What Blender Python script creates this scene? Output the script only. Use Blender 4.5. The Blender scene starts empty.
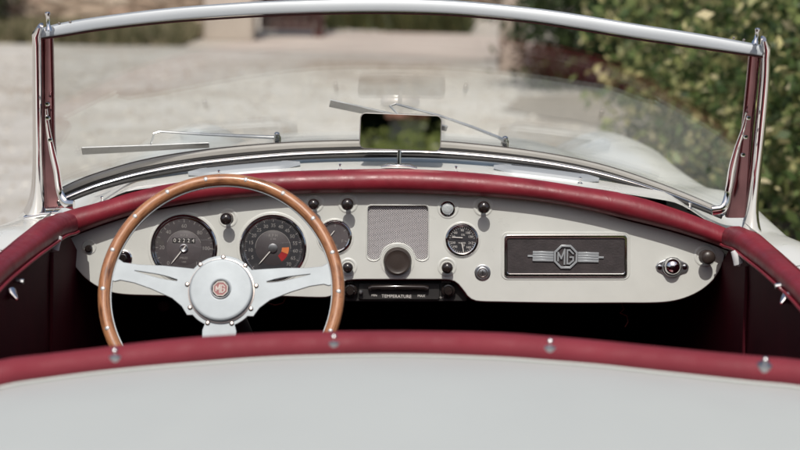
import bpy, bmesh, math, random
from mathutils import Vector, Matrix
import numpy as np
random.seed(7); rng = np.random.default_rng(7)
PI = math.pi
S = bpy.context.scene
COL = S.collection

# ------------------------------------------------------------------ camera geometry (survey of the real positions)
FPX = 1480.0
CAM = Vector((0, 0, 1.386))
pit = math.atan(285 / FPX); rol = math.radians(1.15)
Fw = Vector((0, math.cos(pit), -math.sin(pit)))
R0 = Vector((1, 0, 0)); U0 = Vector((0, math.sin(pit), math.cos(pit)))
Rt = R0 * math.cos(rol) + U0 * math.sin(rol)
Up = U0 * math.cos(rol) - R0 * math.sin(rol)
def ray(px, py): return Fw + Rt * ((px - 400) / FPX) - Up * ((py - 225) / FPX)
def P(px, py, Y):
    r = ray(px, py); return CAM + r * (Y / r.y)
def PZ(px, py, z):
    r = ray(px, py); return CAM + r * ((z - CAM.z) / r.z)
def onplane(px, py, o, n):
    r = ray(px, py); return CAM + r * ((o - CAM).dot(n) / r.dot(n))

# ------------------------------------------------------------------ materials
def nt(name):
    m = bpy.data.materials.new(name); m.use_nodes = True
    t = m.node_tree; b = t.nodes['Principled BSDF']; return m, t, b
def coordn(t, kind='Object'):
    return t.nodes.new('ShaderNodeTexCoord').outputs[kind]
def noise(t, scale, detail=5, rough=.55, vec=None, dist=0):
    n = t.nodes.new('ShaderNodeTexNoise'); n.inputs['Scale'].default_value = scale
    n.inputs['Detail'].default_value = detail; n.inputs['Roughness'].default_value = rough
    n.inputs['Distortion'].default_value = dist
    t.links.new(vec if vec else coordn(t), n.inputs['Vector']); return n.outputs['Fac']
def ramp(t, fac, stops, interp='LINEAR'):
    r = t.nodes.new('ShaderNodeValToRGB'); r.color_ramp.interpolation = interp
    el = r.color_ramp.elements
    while len(el) < len(stops): el.new(.5)
    for e, (p, c) in zip(el, stops):
        e.position = p; e.color = (c[0], c[1], c[2], 1)
    t.links.new(fac, r.inputs[0]); return r.outputs[0]
def bump(t, b, h, strength, dist):
    n = t.nodes.new('ShaderNodeBump'); n.inputs['Strength'].default_value = strength
    n.inputs['Distance'].default_value = dist
    t.links.new(h, n.inputs['Height']); t.links.new(n.outputs[0], b.inputs['Normal']); return n
def mathn(t, op, a, b=None):
    n = t.nodes.new('ShaderNodeMath'); n.operation = op
    for i, v in enumerate((a, b)):
        if v is None: continue
        if isinstance(v, (int, float)): n.inputs[i].default_value = v
        else: t.links.new(v, n.inputs[i])
    return n.outputs[0]
def mat(name, col, rough=.5, metal=0, coat=0, var=.06, vs=8, bs=0, bscale=200, bd=.001, spec=None, crough=.05, rvar=0):
    m, t, b = nt(name)
    b.inputs['Metallic'].default_value = metal
    b.inputs['Roughness'].default_value = rough
    b.inputs['Coat Weight'].default_value = coat; b.inputs['Coat Roughness'].default_value = crough
    if spec is not None: b.inputs['Specular IOR Level'].default_value = spec
    if var:
        c = ramp(t, noise(t, vs), [(.3, [x * (1 - var) for x in col]), (.7, [min(1, x * (1 + var)) for x in col])])
        t.links.new(c, b.inputs['Base Color'])
    else: b.inputs['Base Color'].default_value = (*col, 1)
    if rvar:
        c = ramp(t, noise(t, vs * 3, 6), [(.3, [rough * (1 - rvar)] * 3), (.75, [min(1, rough * (1 + rvar))] * 3)])
        t.links.new(c, b.inputs['Roughness'])
    if bs: bump(t, b, noise(t, bscale, 4), bs, bd)
    return m
M = {}
M['paint'] = mat('cream_paint', (.66, .665, .63), .33, coat=.35, var=.025, vs=3, bs=.04, bscale=60, rvar=.3)
M['dashpaint'] = mat('dash_paint', (.53, .542, .512), .40, coat=.18, var=.045, vs=14, bs=.10, bscale=70, rvar=.35)
M['deck'] = mat('deck_paint', (.45, .475, .462), .5, coat=0, var=.012, vs=4, bs=.05, bscale=90, rvar=.1)
M['leather'] = mat('maroon_leather', (.175, .013, .023), .47, var=.25, vs=14, bs=.25, bscale=420, bd=.0008, rvar=.25)
def wrinkle(m, sc, st):
    t = m.node_tree; b = t.nodes['Principled BSDF']; old = b.inputs['Normal'].links[0].from_node
    mp = t.nodes.new('ShaderNodeMapping'); mp.inputs['Scale'].default_value = (sc, sc * .5, sc * .4); t.links.new(coordn(t), mp.inputs[0])
    n = noise(t, 1, 3, .6, mp.outputs[0], 1.2)
    q = t.nodes.new('ShaderNodeBump'); q.inputs['Strength'].default_value = st; q.inputs['Distance'].default_value = .004
    t.links.new(n, q.inputs['Height']); t.links.new(q.outputs[0], old.inputs['Normal'])
M['leather2'] = mat('maroon_vinyl', (.165, .020, .031), .74, spec=.3, var=.12, vs=10, bs=.25, bscale=350, bd=.0008, rvar=.2)
wrinkle(M['leather'], 30, .22); wrinkle(M['leather2'], 26, .35)
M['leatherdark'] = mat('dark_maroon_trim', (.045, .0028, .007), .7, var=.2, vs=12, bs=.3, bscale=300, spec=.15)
M['chrome'] = mat('chrome', (.80, .79, .79), .08, metal=1, var=.03, vs=30)
M['alu'] = mat('brushed_aluminium', (.285, .315, .335), .50, metal=.24, var=.10, vs=22, bs=.08, bscale=500, spec=.35)
M['alurail'] = mat('polished_aluminium', (.36, .385, .405), .40, metal=.35, spec=.3, var=.04, vs=8)
M['screw'] = mat('screw_steel', (.35, .31, .29), .35, metal=1, var=.1, vs=80)
M['black'] = mat('black_rubber', (.012, .011, .011), .6, var=.2, vs=40)
M['blackgloss'] = mat('black_bakelite', (.018, .014, .013), .16, coat=.5, var=.2, vs=40)
M['brownplastic'] = mat('brown_black_plastic', (.035, .026, .022), .38, var=.15, vs=60, bs=.1, bscale=500)
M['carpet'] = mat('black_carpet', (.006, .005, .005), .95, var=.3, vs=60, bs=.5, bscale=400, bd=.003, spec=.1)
M['dial'] = mat('grey_dial', (.060, .053, .056), .5, var=.08, vs=60)
M['dial2'] = mat('grey_dial_centre', (.085, .075, .079), .5, var=.08, vs=60)
M['dial3'] = mat('dark_dial', (.028, .028, .032), .45, var=.08, vs=60)
M['white'] = mat('white_print', (.62, .60, .57), .5, var=.05)
M['whitedim'] = mat('aged_white_print', (.24, .23, .22), .5, var=.05)
M['orange'] = mat('orange_print', (.60, .17, .05), .5, var=.08, vs=80)
M['red'] = mat('red_print', (.30, .016, .018), .45, var=.08, vs=80)
M['panelblack'] = mat('brown_black_leathercloth', (.030, .024, .025), .6, var=.3, vs=45, bs=.5, bscale=260, bd=.001)
M['tyre'] = mat('tyre_rubber', (.02, .02, .02), .8, var=.2)
M['wirecol'] = mat('red_wire', (.12, .015, .01), .6, var=.1)
M['wiperblade'] = mat('grey_wiper_rubber', (.16, .15, .14), .5, var=.15, vs=30)
M['satin'] = mat('satin_metal', (.55, .56, .57), .32, metal=1, var=.08, vs=60)

def wood():
    m, t, b = nt('varnished_wood')
    at = t.nodes.new('ShaderNodeAttribute'); at.attribute_name = 'along'
    mp = t.nodes.new('ShaderNodeMapping'); mp.inputs['Scale'].default_value = (9, 160, 160)
    t.links.new(at.outputs['Vector'], mp.inputs[0])
    n = noise(t, 1, 6, .65, mp.outputs[0])
    mp2 = t.nodes.new('ShaderNodeMapping'); mp2.inputs['Scale'].default_value = (30, 60, 60)
    t.links.new(at.outputs['Vector'], mp2.inputs[0])
    n2 = noise(t, 1, 4, .6, mp2.outputs[0])
    a = mathn(t, 'ADD', mathn(t, 'MULTIPLY', n, .65), mathn(t, 'MULTIPLY', n2, .35))
    c = ramp(t, a, [(.36, (.06, .020, .009)), (.44, (.23, .095, .042)), (.51, (.39, .18, .085)), (.58, (.26, .105, .045)), (.68, (.13, .045, .020))])
    t.links.new(c, b.inputs['Base Color'])
    b.inputs['Roughness'].default_value = .42; b.inputs['Coat Weight'].default_value = .45
    b.inputs['Coat Roughness'].default_value = .12
    bump(t, b, n, .08, .001); return m
M['wood'] = wood()

def glassmat(name, boost=1.0, tint=(.93, .95, .94)):
    m = bpy.data.materials.new(name); m.use_nodes = True; t = m.node_tree; t.nodes.clear()
    out = t.nodes.new('ShaderNodeOutputMaterial'); mix = t.nodes.new('ShaderNodeMixShader')
    tr = t.nodes.new('ShaderNodeBsdfTransparent'); tr.inputs[0].default_value = (*tint, 1)
    gl = t.nodes.new('ShaderNodeBsdfGlossy'); gl.inputs['Roughness'].default_value = .0
    gl.inputs[0].default_value = (1, 1, 1, 1)
    lw = t.nodes.new('ShaderNodeLayerWeight'); lw.inputs[0].default_value = .5
    p5 = mathn(t, 'POWER', lw.outputs['Facing'], 5)
    f = mathn(t, 'ADD', mathn(t, 'MULTIPLY', p5, .95), .043 * boost)
    t.links.new(f, mix.inputs[0]); t.links.new(tr.outputs[0], mix.inputs[1]); t.links.new(gl.outputs[0], mix.inputs[2])
    t.links.new(mix.outputs[0], out.inputs[0]); return m
M['glass'] = glassmat('windscreen_glass', 1.4, (.955, .965, .955))
M['lens'] = glassmat('gauge_glass', .9, (.97, .97, .97))
M['mirror'] = mat('mirror_silver', (.80, .80, .78), .01, metal=1, var=0)

def mesh_grille():
    m, t, b = nt('expanded_metal_mesh')
    sx = t.nodes.new('ShaderNodeSeparateXYZ'); at = t.nodes.new('ShaderNodeAttribute'); at.attribute_name = 'along'
    t.links.new(at.outputs['Vector'], sx.inputs[0])
    x = sx.outputs[0]; y = sx.outputs[1]
    u = mathn(t, 'ADD', mathn(t, 'MULTIPLY', x, 2 * PI / .0046), mathn(t, 'MULTIPLY', y, 2 * PI / .0034))
    v = mathn(t, 'SUBTRACT', mathn(t, 'MULTIPLY', x, 2 * PI / .0046), mathn(t, 'MULTIPLY', y, 2 * PI / .0034))
    h = mathn(t, 'MAXIMUM', mathn(t, 'SINE', u), mathn(t, 'SINE', v))
    c = ramp(t, mathn(t, 'ADD', mathn(t, 'MULTIPLY', h, .5), .5), [(.60, (.02, .017, .018)), (.80, (.50, .48, .49))])
    t.links.new(c, b.inputs['Base Color']); b.inputs['Roughness'].default_value = .5
    bump(t, b, h, .6, .001); return m
M['mesh'] = mesh_grille()

# ------------------------------------------------------------------ object helpers
def finish(o, m, parent=None, smooth=True, angle=35):
    if m is not None:
        o.data.materials.clear(); o.data.materials.append(m)
    if smooth:
        o.data.shade_smooth()
        try: o.data.set_sharp_from_angle(angle=math.radians(angle))
        except Exception: pass
    COL.objects.link(o)
    if parent is not None:
        o.parent = parent
        o.matrix_parent_inverse = Matrix.Translation(-parent.location) if parent.type == 'EMPTY' else Matrix()
    return o
def obj(name, bm, m, parent=None, smooth=True, angle=35):
    me = bpy.data.meshes.new(name)
    bmesh.ops.recalc_face_normals(bm, faces=bm.faces[:])
    bm.to_mesh(me); bm.free()
    return finish(bpy.data.objects.new(name, me), m, parent, smooth, angle)
def tag(o, label, cat, group=None, kind=None):
    o['label'] = label
    if cat: o['category'] = cat
    if group: o['group'] = group
    if kind: o['kind'] = kind
    return o
def empty(name, loc):
    o = bpy.data.objects.new(name, None); COL.objects.link(o); o.location = loc; o.empty_display_size = .1; return o

def interp(pts, n):
    """Catmull-Rom resampling of tuples"""
    pts = [np.array(p, float) for p in pts]
    d = [0]
    for a, b in zip(pts, pts[1:]): d.append(d[-1] + float(np.linalg.norm((b - a)[:2])) + 1e-9)
    out = []
    for i in range(n):
        s = d[-1] * i / (n - 1)
        k = min(max(j for j in range(len(d)) if d[j] <= s + 1e-9), len(pts) - 2)
        t = (s - d[k]) / (d[k + 1] - d[k])
        p1, p2 = pts[k], pts[k + 1]
        h = d[k + 1] - d[k]
        m1 = (p2 - pts[k - 1]) / (d[k + 1] - d[k - 1]) * h if k > 0 else (p2 - p1)
        m2 = (pts[k + 2] - p1) / (d[k + 2] - d[k]) * h if k + 2 < len(pts) else (p2 - p1)
        t2, t3 = t * t, t * t * t
        out.append((2 * t3 - 3 * t2 + 1) * p1 + (t3 - 2 * t2 + t) * m1 + (-2 * t3 + 3 * t2) * p2 + (t3 - t2) * m2)
    return out
def circle(r, n=12, ry=None):
    ry = r if ry is None else ry
    return [(r * math.cos(2 * PI * i / n), ry * math.sin(2 * PI * i / n)) for i in range(n)]
def rrect(w, h, r, k=4):
    out = []
    for cx, cy, a0 in ((w/2-r, h/2-r, 0), (-w/2+r, h/2-r, 90), (-w/2+r, -h/2+r, 180), (w/2-r, -h/2+r, 270)):
        for i in range(k + 1):
            a = math.radians(a0 + 90 * i / k); out.append((cx + r*math.cos(a), cy + r*math.sin(a)))
    return out
def sweep(bm, pts, prof, up=Vector((0, 0, 1)), closed=False, scales=None, cap=True, uplist=None, along=None):
    n = len(pts); rings = []; L = 0
    for i, p in enumerate(pts):
        if closed: tdir = pts[(i+1) % n] - pts[i-1]
        else: tdir = pts[min(i+1, n-1)] - pts[max(i-1, 0)]
        tdir.normalize()
        u = uplist[i] if uplist else up
        side = tdir.cross(u)
        if side.length < 1e-6: side = tdir.cross(Vector((1, 0, 0)))
        side.normalize(); v = side.cross(tdir).normalized()
        sc = scales[i] if scales else (1, 1)
        if not isinstance(sc, tuple): sc = (sc, sc)
        if i: L += (pts[i] - pts[i-1]).length
        ring = []
        for (a, b) in prof:
            vt = bm.verts.new(p + side * a * sc[0] + v * b * sc[1]); ring.append(vt)
            if along is not None: along[vt] = (L, a, b)
        rings.append(ring)
    m = len(prof)
    for i in range(n if closed else n - 1):
        A, B = rings[i], rings[(i+1) % n]
        for j in range(m): bm.faces.new((A[j], A[(j+1) % m], B[(j+1) % m], B[j]))
    if cap and not closed:
        bm.faces.new(rings[0]); bm.faces.new(rings[-1])
    return rings
def tube(bm, pts, r, n=10, **k): return sweep(bm, pts, circle(r, n), **k)
def frame_of(nrm, upv=Vector((0, 0, 1))):
    nrm = nrm.normalized(); e1 = upv.cross(nrm).normalized(); e2 = nrm.cross(e1); return e1, e2, nrm
def lathe(bm, o, nrm, prof, n=40, upv=Vector((0, 0, 1)), sx=1, sy=1):
    e1, e2, nn = frame_of(nrm, upv); rings = []
    for (r, h) in prof:
        if r < 1e-7: rings.append([bm.verts.new(o + nn * h)])
        else: rings.append([bm.verts.new(o + nn * h + e1 * (r * sx * math.cos(2*PI*i/n)) + e2 * (r * sy * math.sin(2*PI*i/n))) for i in range(n)])
    for A, B in zip(rings, rings[1:]):
        for i in range(n):
            j = (i + 1) % n
            if len(A) == 1 and len(B) == 1: continue
            if len(A) == 1: bm.faces.new((A[0], B[i], B[j]))
            elif len(B) == 1: bm.faces.new((A[i], B[0], A[j]))
            else: bm.faces.new((A[i], B[i], B[j], A[j]))
def box(bm, c, sx, sy, sz, rot=None):
    r = bmesh.ops.create_cube(bm, size=1)
    for v in r['verts']:
        q = Vector((v.co.x * sx, v.co.y * sy, v.co.z * sz))
        if rot: q = rot @ q
        v.co = q + Vector(c)
def curve_mesh(cu):
    ob = bpy.data.objects.new('tmp', cu); me = bpy.data.meshes.new_from_object(ob)
    bpy.data.objects.remove(ob); return me
def plate_mesh(loops, th, bev, Mx, res=2):
    cu = bpy.data.curves.new('c', 'CURVE'); cu.dimensions = '2D'; cu.fill_mode = 'BOTH'
    cu.extrude = max(th / 2 - bev, 0); cu.bevel_depth = bev; cu.bevel_resolution = res; cu.offset = -bev
    for lp in loops:
        s = cu.splines.new('POLY'); s.points.add(len(lp) - 1); s.use_cyclic_u = True
        for q, (x, y) in zip(s.points, lp): q.co = (x, y, 0, 1)
    me = curve_mesh(cu); me.transform(Mx); return me
def text_mesh(txt, size, Mx, ext=.0001):
    cu = bpy.data.curves.new('t', 'FONT'); cu.body = txt; cu.size = size
    cu.align_x = 'CENTER'; cu.align_y = 'CENTER'; cu.extrude = ext; cu.resolution_u = 3
    me = curve_mesh(cu); me.transform(Mx); return me
def join(meshes, name):
    bm = bmesh.new()
    for me in meshes: bm.from_mesh(me)
    me = bpy.data.meshes.new(name); bm.to_mesh(me); bm.free(); return me
def frame_mx(o, e1, e2, n, h=0, rot=0):
    c, s = math.cos(rot), math.sin(rot)
    a = e1 * c + e2 * s; b = e2 * c - e1 * s
    q = o + n * h
    return Matrix(((a.x, b.x, n.x, q.x), (a.y, b.y, n.y, q.y), (a.z, b.z, n.z, q.z), (0, 0, 0, 1)))
def mobj(name, me, m, parent, smooth=True, angle=35):
    me.name = name; return finish(bpy.data.objects.new(name, me), m, parent, smooth, angle)

# ================================================================== THE CAR
car = empty('roadster', (0, 2.6, 0))
tag(car, 'cream open-top vintage roadster with maroon leather trim and wood-rimmed steering wheel', 'car')
car['kind_note'] = 'vehicle'
del car['kind_note']

def u_(px): return (px - 400) / 345.0
def Ypad(px): return 2.729 - .022 * u_(px) ** 2
def Ybase(px): return 2.905 - .105 * abs(u_(px)) ** 2.0
def Ytop(px): return 2.735 - .150 * abs((px - 400) / 365.0) ** 2.0

# ---- dash pad
padT = [(54,216),(70,210),(100,202),(133,192),(166,184.5),(215,177),(265,172.5),(330,170),(400,169),(470,172.5),(530,179),(580,186.5),(631,195),(685,212),(728,229),(742,237)]
padB = [(60,241),(80,232),(115,219.5),(152,209.5),(200,201.5),(250,196.5),(299,193.5),(350,192.5),(400,192.5),(465,195),(530,200),(580,208),(631,220),(675,231),(715,244),(735,252)]
T = interp(padT, 70); B = interp(padB, 70)
pts = []; sc = []
for a, b in zip(T, B):
    A_ = P(a[0], a[1], Ypad(a[0])); B_ = P(b[0], b[1], Ypad(b[0]))
    pts.append((A_ + B_) / 2); sc.append((1, (A_ - B_).length / 2 / .022))
bm = bmesh.new(); sweep(bm, pts, circle(.026, 20, .022), scales=sc)
pad = obj('dash_pad', bm, M['leather'], car)
bm = bmesh.new()
tube(bm, [P(a[0], a[1] + 1.2, Ypad(a[0]) - .0045) for a in T], .0016, 8)
obj('piping', bm, M['leather'], pad)
bm = bmesh.new()   # seam beading below the pad
tube(bm, [P(b[0], b[1] + .8, Ypad(b[0]) + .012) for b in B], .0022, 8)
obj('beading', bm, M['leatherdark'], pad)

# ---- dashboard plane
adash = math.radians(7)
DN = Vector((0, -math.cos(adash), math.sin(adash)))
DO = P(395, 250, 2.722)
E1, E2, DN = frame_of(DN)
PXM = (DO - CAM).dot(Fw) / FPX            # metres per photo pixel on the dash
def DP(px, py, h=0): return onplane(px, py, DO, DN) + DN * h
def D2(px, py):
    q = DP(px, py) - DO; return (q.dot(E1), q.dot(E2))
bot = [(67,241),(68,252),(74,265),(84,277),(98,287),(116,293.5),(150,295.5),(200,296),(270,296),(322,297.5),(331,296),(337,289),(342,282.5),(350,280),(380,279.5),(430,279.5),(450,280),(457,283),(464,291),(469,297.5),(476,301),(500,302),(560,303),(620,303),(662,302.5),(682,299),(700,291),(714,279),(722,265),(725,254)]
botc = interp(bot, 150)
top_ = [(a[0] + b[0], a[1] + b[1]) for a, b in zip(T, B)]
top_ = [(x / 2, y / 2) for x, y in top_ if 150 < x < 1440]
outline = [D2(*p[:2]) for p in botc] + [D2(*p) for p in reversed(top_)]
# speaker aperture
def spk(grow=0):
    L, Rr, Tt, Bb = 368 - grow, 428 + grow, 206 - grow, 257 + grow
    cx, cy, rc = 397.5, 262, 19.5 - grow
    pts_ = []
    for (x, y, a0) in ((L + 4, Tt + 4, 180), (Rr - 4, Tt + 4, 270)):
        for i in range(5):
            a = math.radians(a0 + 90 * i / 4); pts_.append((x + 4 * math.cos(a), y + 4 * math.sin(a)))
    for i in range(7):   # right foot (rounded)
        a = math.radians(180 * i / 6); rr = (Rr - 416) / 2 + .5
        pts_.append(((Rr + 415) / 2 + rr * math.cos(a) , Bb - 2 + 5 * math.sin(a)))
    for i in range(1, 12):
        a = math.radians(-30 - 120 * i / 12); pts_.append((cx + rc * math.cos(a), cy + rc * math.sin(a)))
    for i in range(7):
        a = math.radians(180 * i / 6); rr = (380 - L) / 2 + .5
        pts_.append(((L + 380) / 2 + rr * math.cos(a), Bb - 2 + 5 * math.sin(a)))
    return pts_
hole = [D2(*p) for p in spk()]
dash = mobj('dashboard', plate_mesh([outline, hole], .006, .002, frame_mx(DO, E1, E2, DN, -.003)), M['dashpaint'], car)
# mesh
bm = bmesh.new(); vs = []
lay = None
me = plate_mesh([[D2(*p) for p in spk(1.5)]], .0008, 0, Matrix())
at = me.attributes.new('along', 'FLOAT_VECTOR', 'POINT')
for i, v in enumerate(me.vertices): at.data[i].vector = v.co
me.transform(frame_mx(DO, E1, E2, DN, -.0068))
mobj('speaker_grille', me, M['mesh'], dash, False)
bm.free()
bm = bmesh.new()   # swaged lip round the aperture
sweep(bm, [DP(*p, .0002) for p in spk(1.0)], circle(.0012, 8), closed=True, up=DN)
obj('speaker_surround', bm, M['dashpaint'], dash)
bm = bmesh.new()   # rolled lower edge of the dash in maroon
tube(bm, [DP(p[0], p[1], -.005) for p in botc], .0024, 8)
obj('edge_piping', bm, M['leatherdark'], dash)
bm = bmesh.new(); 

def ring_prof(px, prof): return [(r * PXM, h / 1000) for r, h in prof]
def dl(name, px, py, prof, m, parent, n=40, nrm=None, h0=0):
    bm = bmesh.new(); lathe(bm, DP(px, py, h0), nrm or DN, ring_prof(px, prof), n)
    return obj(name, bm, m, parent)
bm.free()

def ticks(px, py, R, a0, a1, n, rin, rout, w, h):
    out = bmesh.new()
    o = DP(px, py, h)
    for i in range(n):
        a = math.radians(a0 + (a1 - a0) * i / (n - 1))
        d = E1 * math.cos(a) + E2 * math.sin(a); s = E2 * math.cos(a) - E1 * math.sin(a)
        vs = [out.verts.new(o + (d * r_ + s * w_) * PXM) for r_, w_ in ((rin, -w), (rout, -w), (rout, w), (rin, w))]
        out.faces.new(vs)
    me = bpy.data.meshes.new('t'); out.to_mesh(me); out.free(); return me
def dtext(txt, px, py, dx, dy, size, h, rot=0):
    return text_mesh(txt, size * PXM, frame_mx(DP(px, py) + (E1 * dx + E2 * dy) * PXM, E1, E2, DN, h, rot))
def needle(name, px, py, dx, dy, L, a, h, m, parent, back=3, w=.55):
    bm = bmesh.new(); a = math.radians(a)
    o = DP(px, py, h) + (E1 * dx + E2 * dy) * PXM
    d = E1 * math.cos(a) + E2 * math.sin(a); s = E2 * math.cos(a) - E1 * math.sin(a)
    q = [(-back, -w), (L * .8, -w * .8), (L, 0), (L * .8, w * .8), (-back, w)]
    lo = [bm.verts.new(o + (d * x + s * y) * PXM) for x, y in q]
    hi = [bm.verts.new(o + (d * x + s * y) * PXM + DN * .0006) for x, y in q]
    bm.faces.new(hi); bm.faces.new(lo)
    for i in range(5): bm.faces.new((lo[i], lo[(i+1) % 5], hi[(i+1) % 5], hi[i]))
    return obj(name, bm, m, parent, False)
def gauge(name, px, py, R, label):
    g = dl(name, px, py, [(R + 1.6, -.5), (R + 1.6, 1), (R + .9, 3.2), (R - .2, 4.6), (R - 1.0, 4.4), (R - 1.6, 3.2)], M['chrome'], car, 64)
    g['label'] = label
    dl('bezel_wall', px, py, [(R - 1.5, 3.4), (R - 1.5 - R * .05, 2.8), (R - 1.9 - R * .07, .7)], M['chrome'], g, 64)
    return g
# swages pressed round instruments (soft raised rings in the paint)
def swage(px, py, R, w=3, hh=1.0):
    dl('pressed_ring', px, py, [(R + w, .05), (R + w * .75, hh * .7), (R + w * .5, hh), (R + w * .25, hh * .8), (R, .1)], M['dashpaint'], dash, 56)

# speedometer
g = gauge('speedometer', 184, 248, 32.5, 'speedometer with milometer window')
swage(184, 248, 33.5, 3)
dl('dial', 184, 248, [(30.5, .9), (0, .9)], M['dial'], g, 64)
dl('dial_centre', 184, 248, [(17.5, .9), (17.3, 1.15), (0, 1.15)], M['dial2'], g, 48)
ms = [ticks(184, 248, 0, 225, -45, 25, 26.8, 29, .16, .00096), ticks(184, 248, 0, 225, -45, 13, 25.8, 29, .3, .00097), ticks(184, 248, 0, 20, 160, 60, 17.4, 17.9, .5, .0012)]
for i in range(13):
    a = math.radians(225 - 270 * i / 12)
    if i % 2 == 0: ms.append(dtext(str(i * 10), 184, 248, 22 * math.cos(a), 22 * math.sin(a), 5.4, .0010))
mobj('dial_numerals', join(ms, 'n'), M['whitedim'], g, False)
for m_ in (dtext('M P H', 184, 248, 0, 12.6, 3.0, .00125), dtext('MILES', 184, 248, 0, -10, 3.2, .00125), dtext('1000', 184, 248, 0, -14, 2.4, .00125)): mobj('dial_lettering', m_, M['whitedim'], g, False)
bm = bmesh.new()
for k in range(5):
    o = DP(184, 248, .0013) + (E1 * (-9.2 + 4.6 * k) + E2 * 7.4) * PXM
    w = 2.1 * PXM; hh = 2.6 * PXM
    bm.faces.new([bm.verts.new(o + E1 * x * w + E2 * y * hh) for x, y in ((-1, -1), (1, -1), (1, 1), (-1, 1))])
win = obj('milometer_window', bm, M['blackgloss'], g, False)
win.data.materials[0] = M['black']
mobj('milometer_digits', join([dtext(c, 184, 248, -9.2 + 4.6 * k, 7.4, 5.2, .0016) for k, c in enumerate('02224')], 'n'), M['white'], g, False)
needle('needle', 184, 248, 0, 0, 21, 232, .003, M['white'], g)
dl('needle_boss', 184, 248, [(4.3, 1.2), (4.2, 3.8), (3.2, 4.2), (2.6, 3.6), (0, 3.5)], M['satin'], g, 28)
dl('gauge_glass', 184, 248, [(31.2, 4.0), (15, 4.5), (0, 4.7)], M['lens'], g, 48)

# tachometer
g = gauge('tachometer', 273, 248, 32.5, 'rev counter with orange and red warning sector')
swage(273, 248, 33.5, 3)
dl('dial', 273, 248, [(30.5, .9), (0, .9)], M['dial3'], g, 64)
dl('dial_centre', 273, 248, [(17.5, .9), (17.3, 1.15), (0, 1.15)], M['dial'], g, 48)
ms = [ticks(273, 248, 0, 225, -45, 71, 27.4, 29, .12, .00096), ticks(273, 248, 0, 225, -45, 15, 26.4, 29, .3, .00097), ticks(273, 248, 0, 0, 180, 70, 17.4, 17.9, .5, .0012)]
for i in range(15):
    a = math.radians(225 - 270 * i / 14)
    if i > 0: ms.append(dtext(str(i * 5), 273, 248, 22.6 * math.cos(a), 22.6 * math.sin(a), 5.0, .0010))
mobj('dial_numerals', join(ms, 'n'), M['whitedim'], g, False)
for m_ in (dtext('R P M', 273, 248, 0, 12.4, 3.8, .00125), dtext('X 100', 273, 248, 0, 9, 2.2, .00125)): mobj('dial_lettering', m_, M['whitedim'], g, False)
def wedge(name, px, py, r0, r1, a0, a1, m, parent):
    bm = bmesh.new(); o = DP(px, py, .0014); k = 10; A = []; Bq = []
    for i in range(k + 1):
        a = math.radians(a0 + (a1 - a0) * i / k); d = E1 * math.cos(a) + E2 * math.sin(a)
        A.append(bm.verts.new(o + d * r0 * PXM)); Bq.append(bm.verts.new(o + d * r1 * PXM))
    for i in range(k): bm.faces.new((A[i], A[i+1], Bq[i+1], Bq[i]))
    obj(name, bm, m, parent, False)
wedge('orange_sector', 273, 248, 9, 16, 4, -21, M['orange'], g)
wedge('red_sector', 273, 248, 9, 16, -22, -56, M['red'], g)
needle('needle', 273, 248, 0, 0, 22, 230, .003, M['white'], g)
dl('needle_boss', 273, 248, [(4.6, 1.2), (4.5, 3.8), (3.8, 4.2), (0, 4.3)], M['satin'], g, 28)
dl('gauge_glass', 273, 248, [(31.2, 4.0), (15, 4.5), (0, 4.7)], M['lens'], g, 48)

# fuel gauge (half behind the wheel rim)
g = gauge('fuel_gauge', 335, 237, 16, 'small fuel gauge half hidden by the steering wheel rim')
swage(335, 237, 17, 2)
dl('dial', 335, 237, [(14.2, .9), (0, .9)], M['dial2'], g, 48)
mobj('dial_numerals', join([dtext('F', 335, 237, 7.5, -4, 4.5, .0012), dtext('E', 335, 237, -8, -4, 4.5, .0012), dtext('FUEL', 335, 237, 0, -8.5, 2.8, .0012), ticks(335, 237, 0, 200, -20, 5, 10.5, 12.8, .3, .00115)], 'n'), M['whitedim'], g, False)
needle('needle', 335, 237, -4, 2, 6, 52, .003, M['white'], g, 1, .5)
dl('gauge_glass', 335, 237, [(15, 4.0), (8, 4.4), (0, 4.5)], M['lens'], g, 40)

# oil / water gauge
g = gauge('oil_gauge', 462, 240, 15.6, 'round combined oil pressure and water temperature gauge')
swage(462, 240, 16.6, 2)
dl('dial', 462, 240, [(14, .9), (0, .9)], M['dial3'], g, 48)
ms = [ticks(462, 240, 0, 170, 10, 17, 11.4, 12.8, .14, .00115), ticks(462, 240, 0, 190, 350, 17, 11.4, 12.8, .14, .00115)]
for tx, a, r in (('30', 160, 9), ('60', 132, 9.6), ('90', 90, 9.6), ('100', 52, 9.2), ('130', 22, 9), ('212', -18, 9.2), ('230', 198, 9.4), ('190', 225, 9.8), ('160', -48, 9.6), ('90', -78, 5.5)):
    a = math.radians(a); ms.append(dtext(tx, 462, 240, r * math.cos(a), r * math.sin(a), 3.2, .0012))
ms.append(dtext('OIL', 462, 240, 1, 5.2, 2.6, .0012)); ms.append(dtext('WATER', 462, 240, 0, -3, 2.2, .0012))
mobj('dial_numerals', join(ms, 'n'), M['white'], g, False)
needle('needle', 462, 240, -1, 2.5, 9.5, 178, .003, M['white'], g, 1.5, .5)
needle('needle', 462, 240, 0, -3.5, 10, 282, .003, M['white'], g, 1, .5)
dl('gauge_glass', 462, 240, [(14.6, 4.0), (8, 4.4), (0, 4.5)], M['lens'], g, 40)

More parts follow.
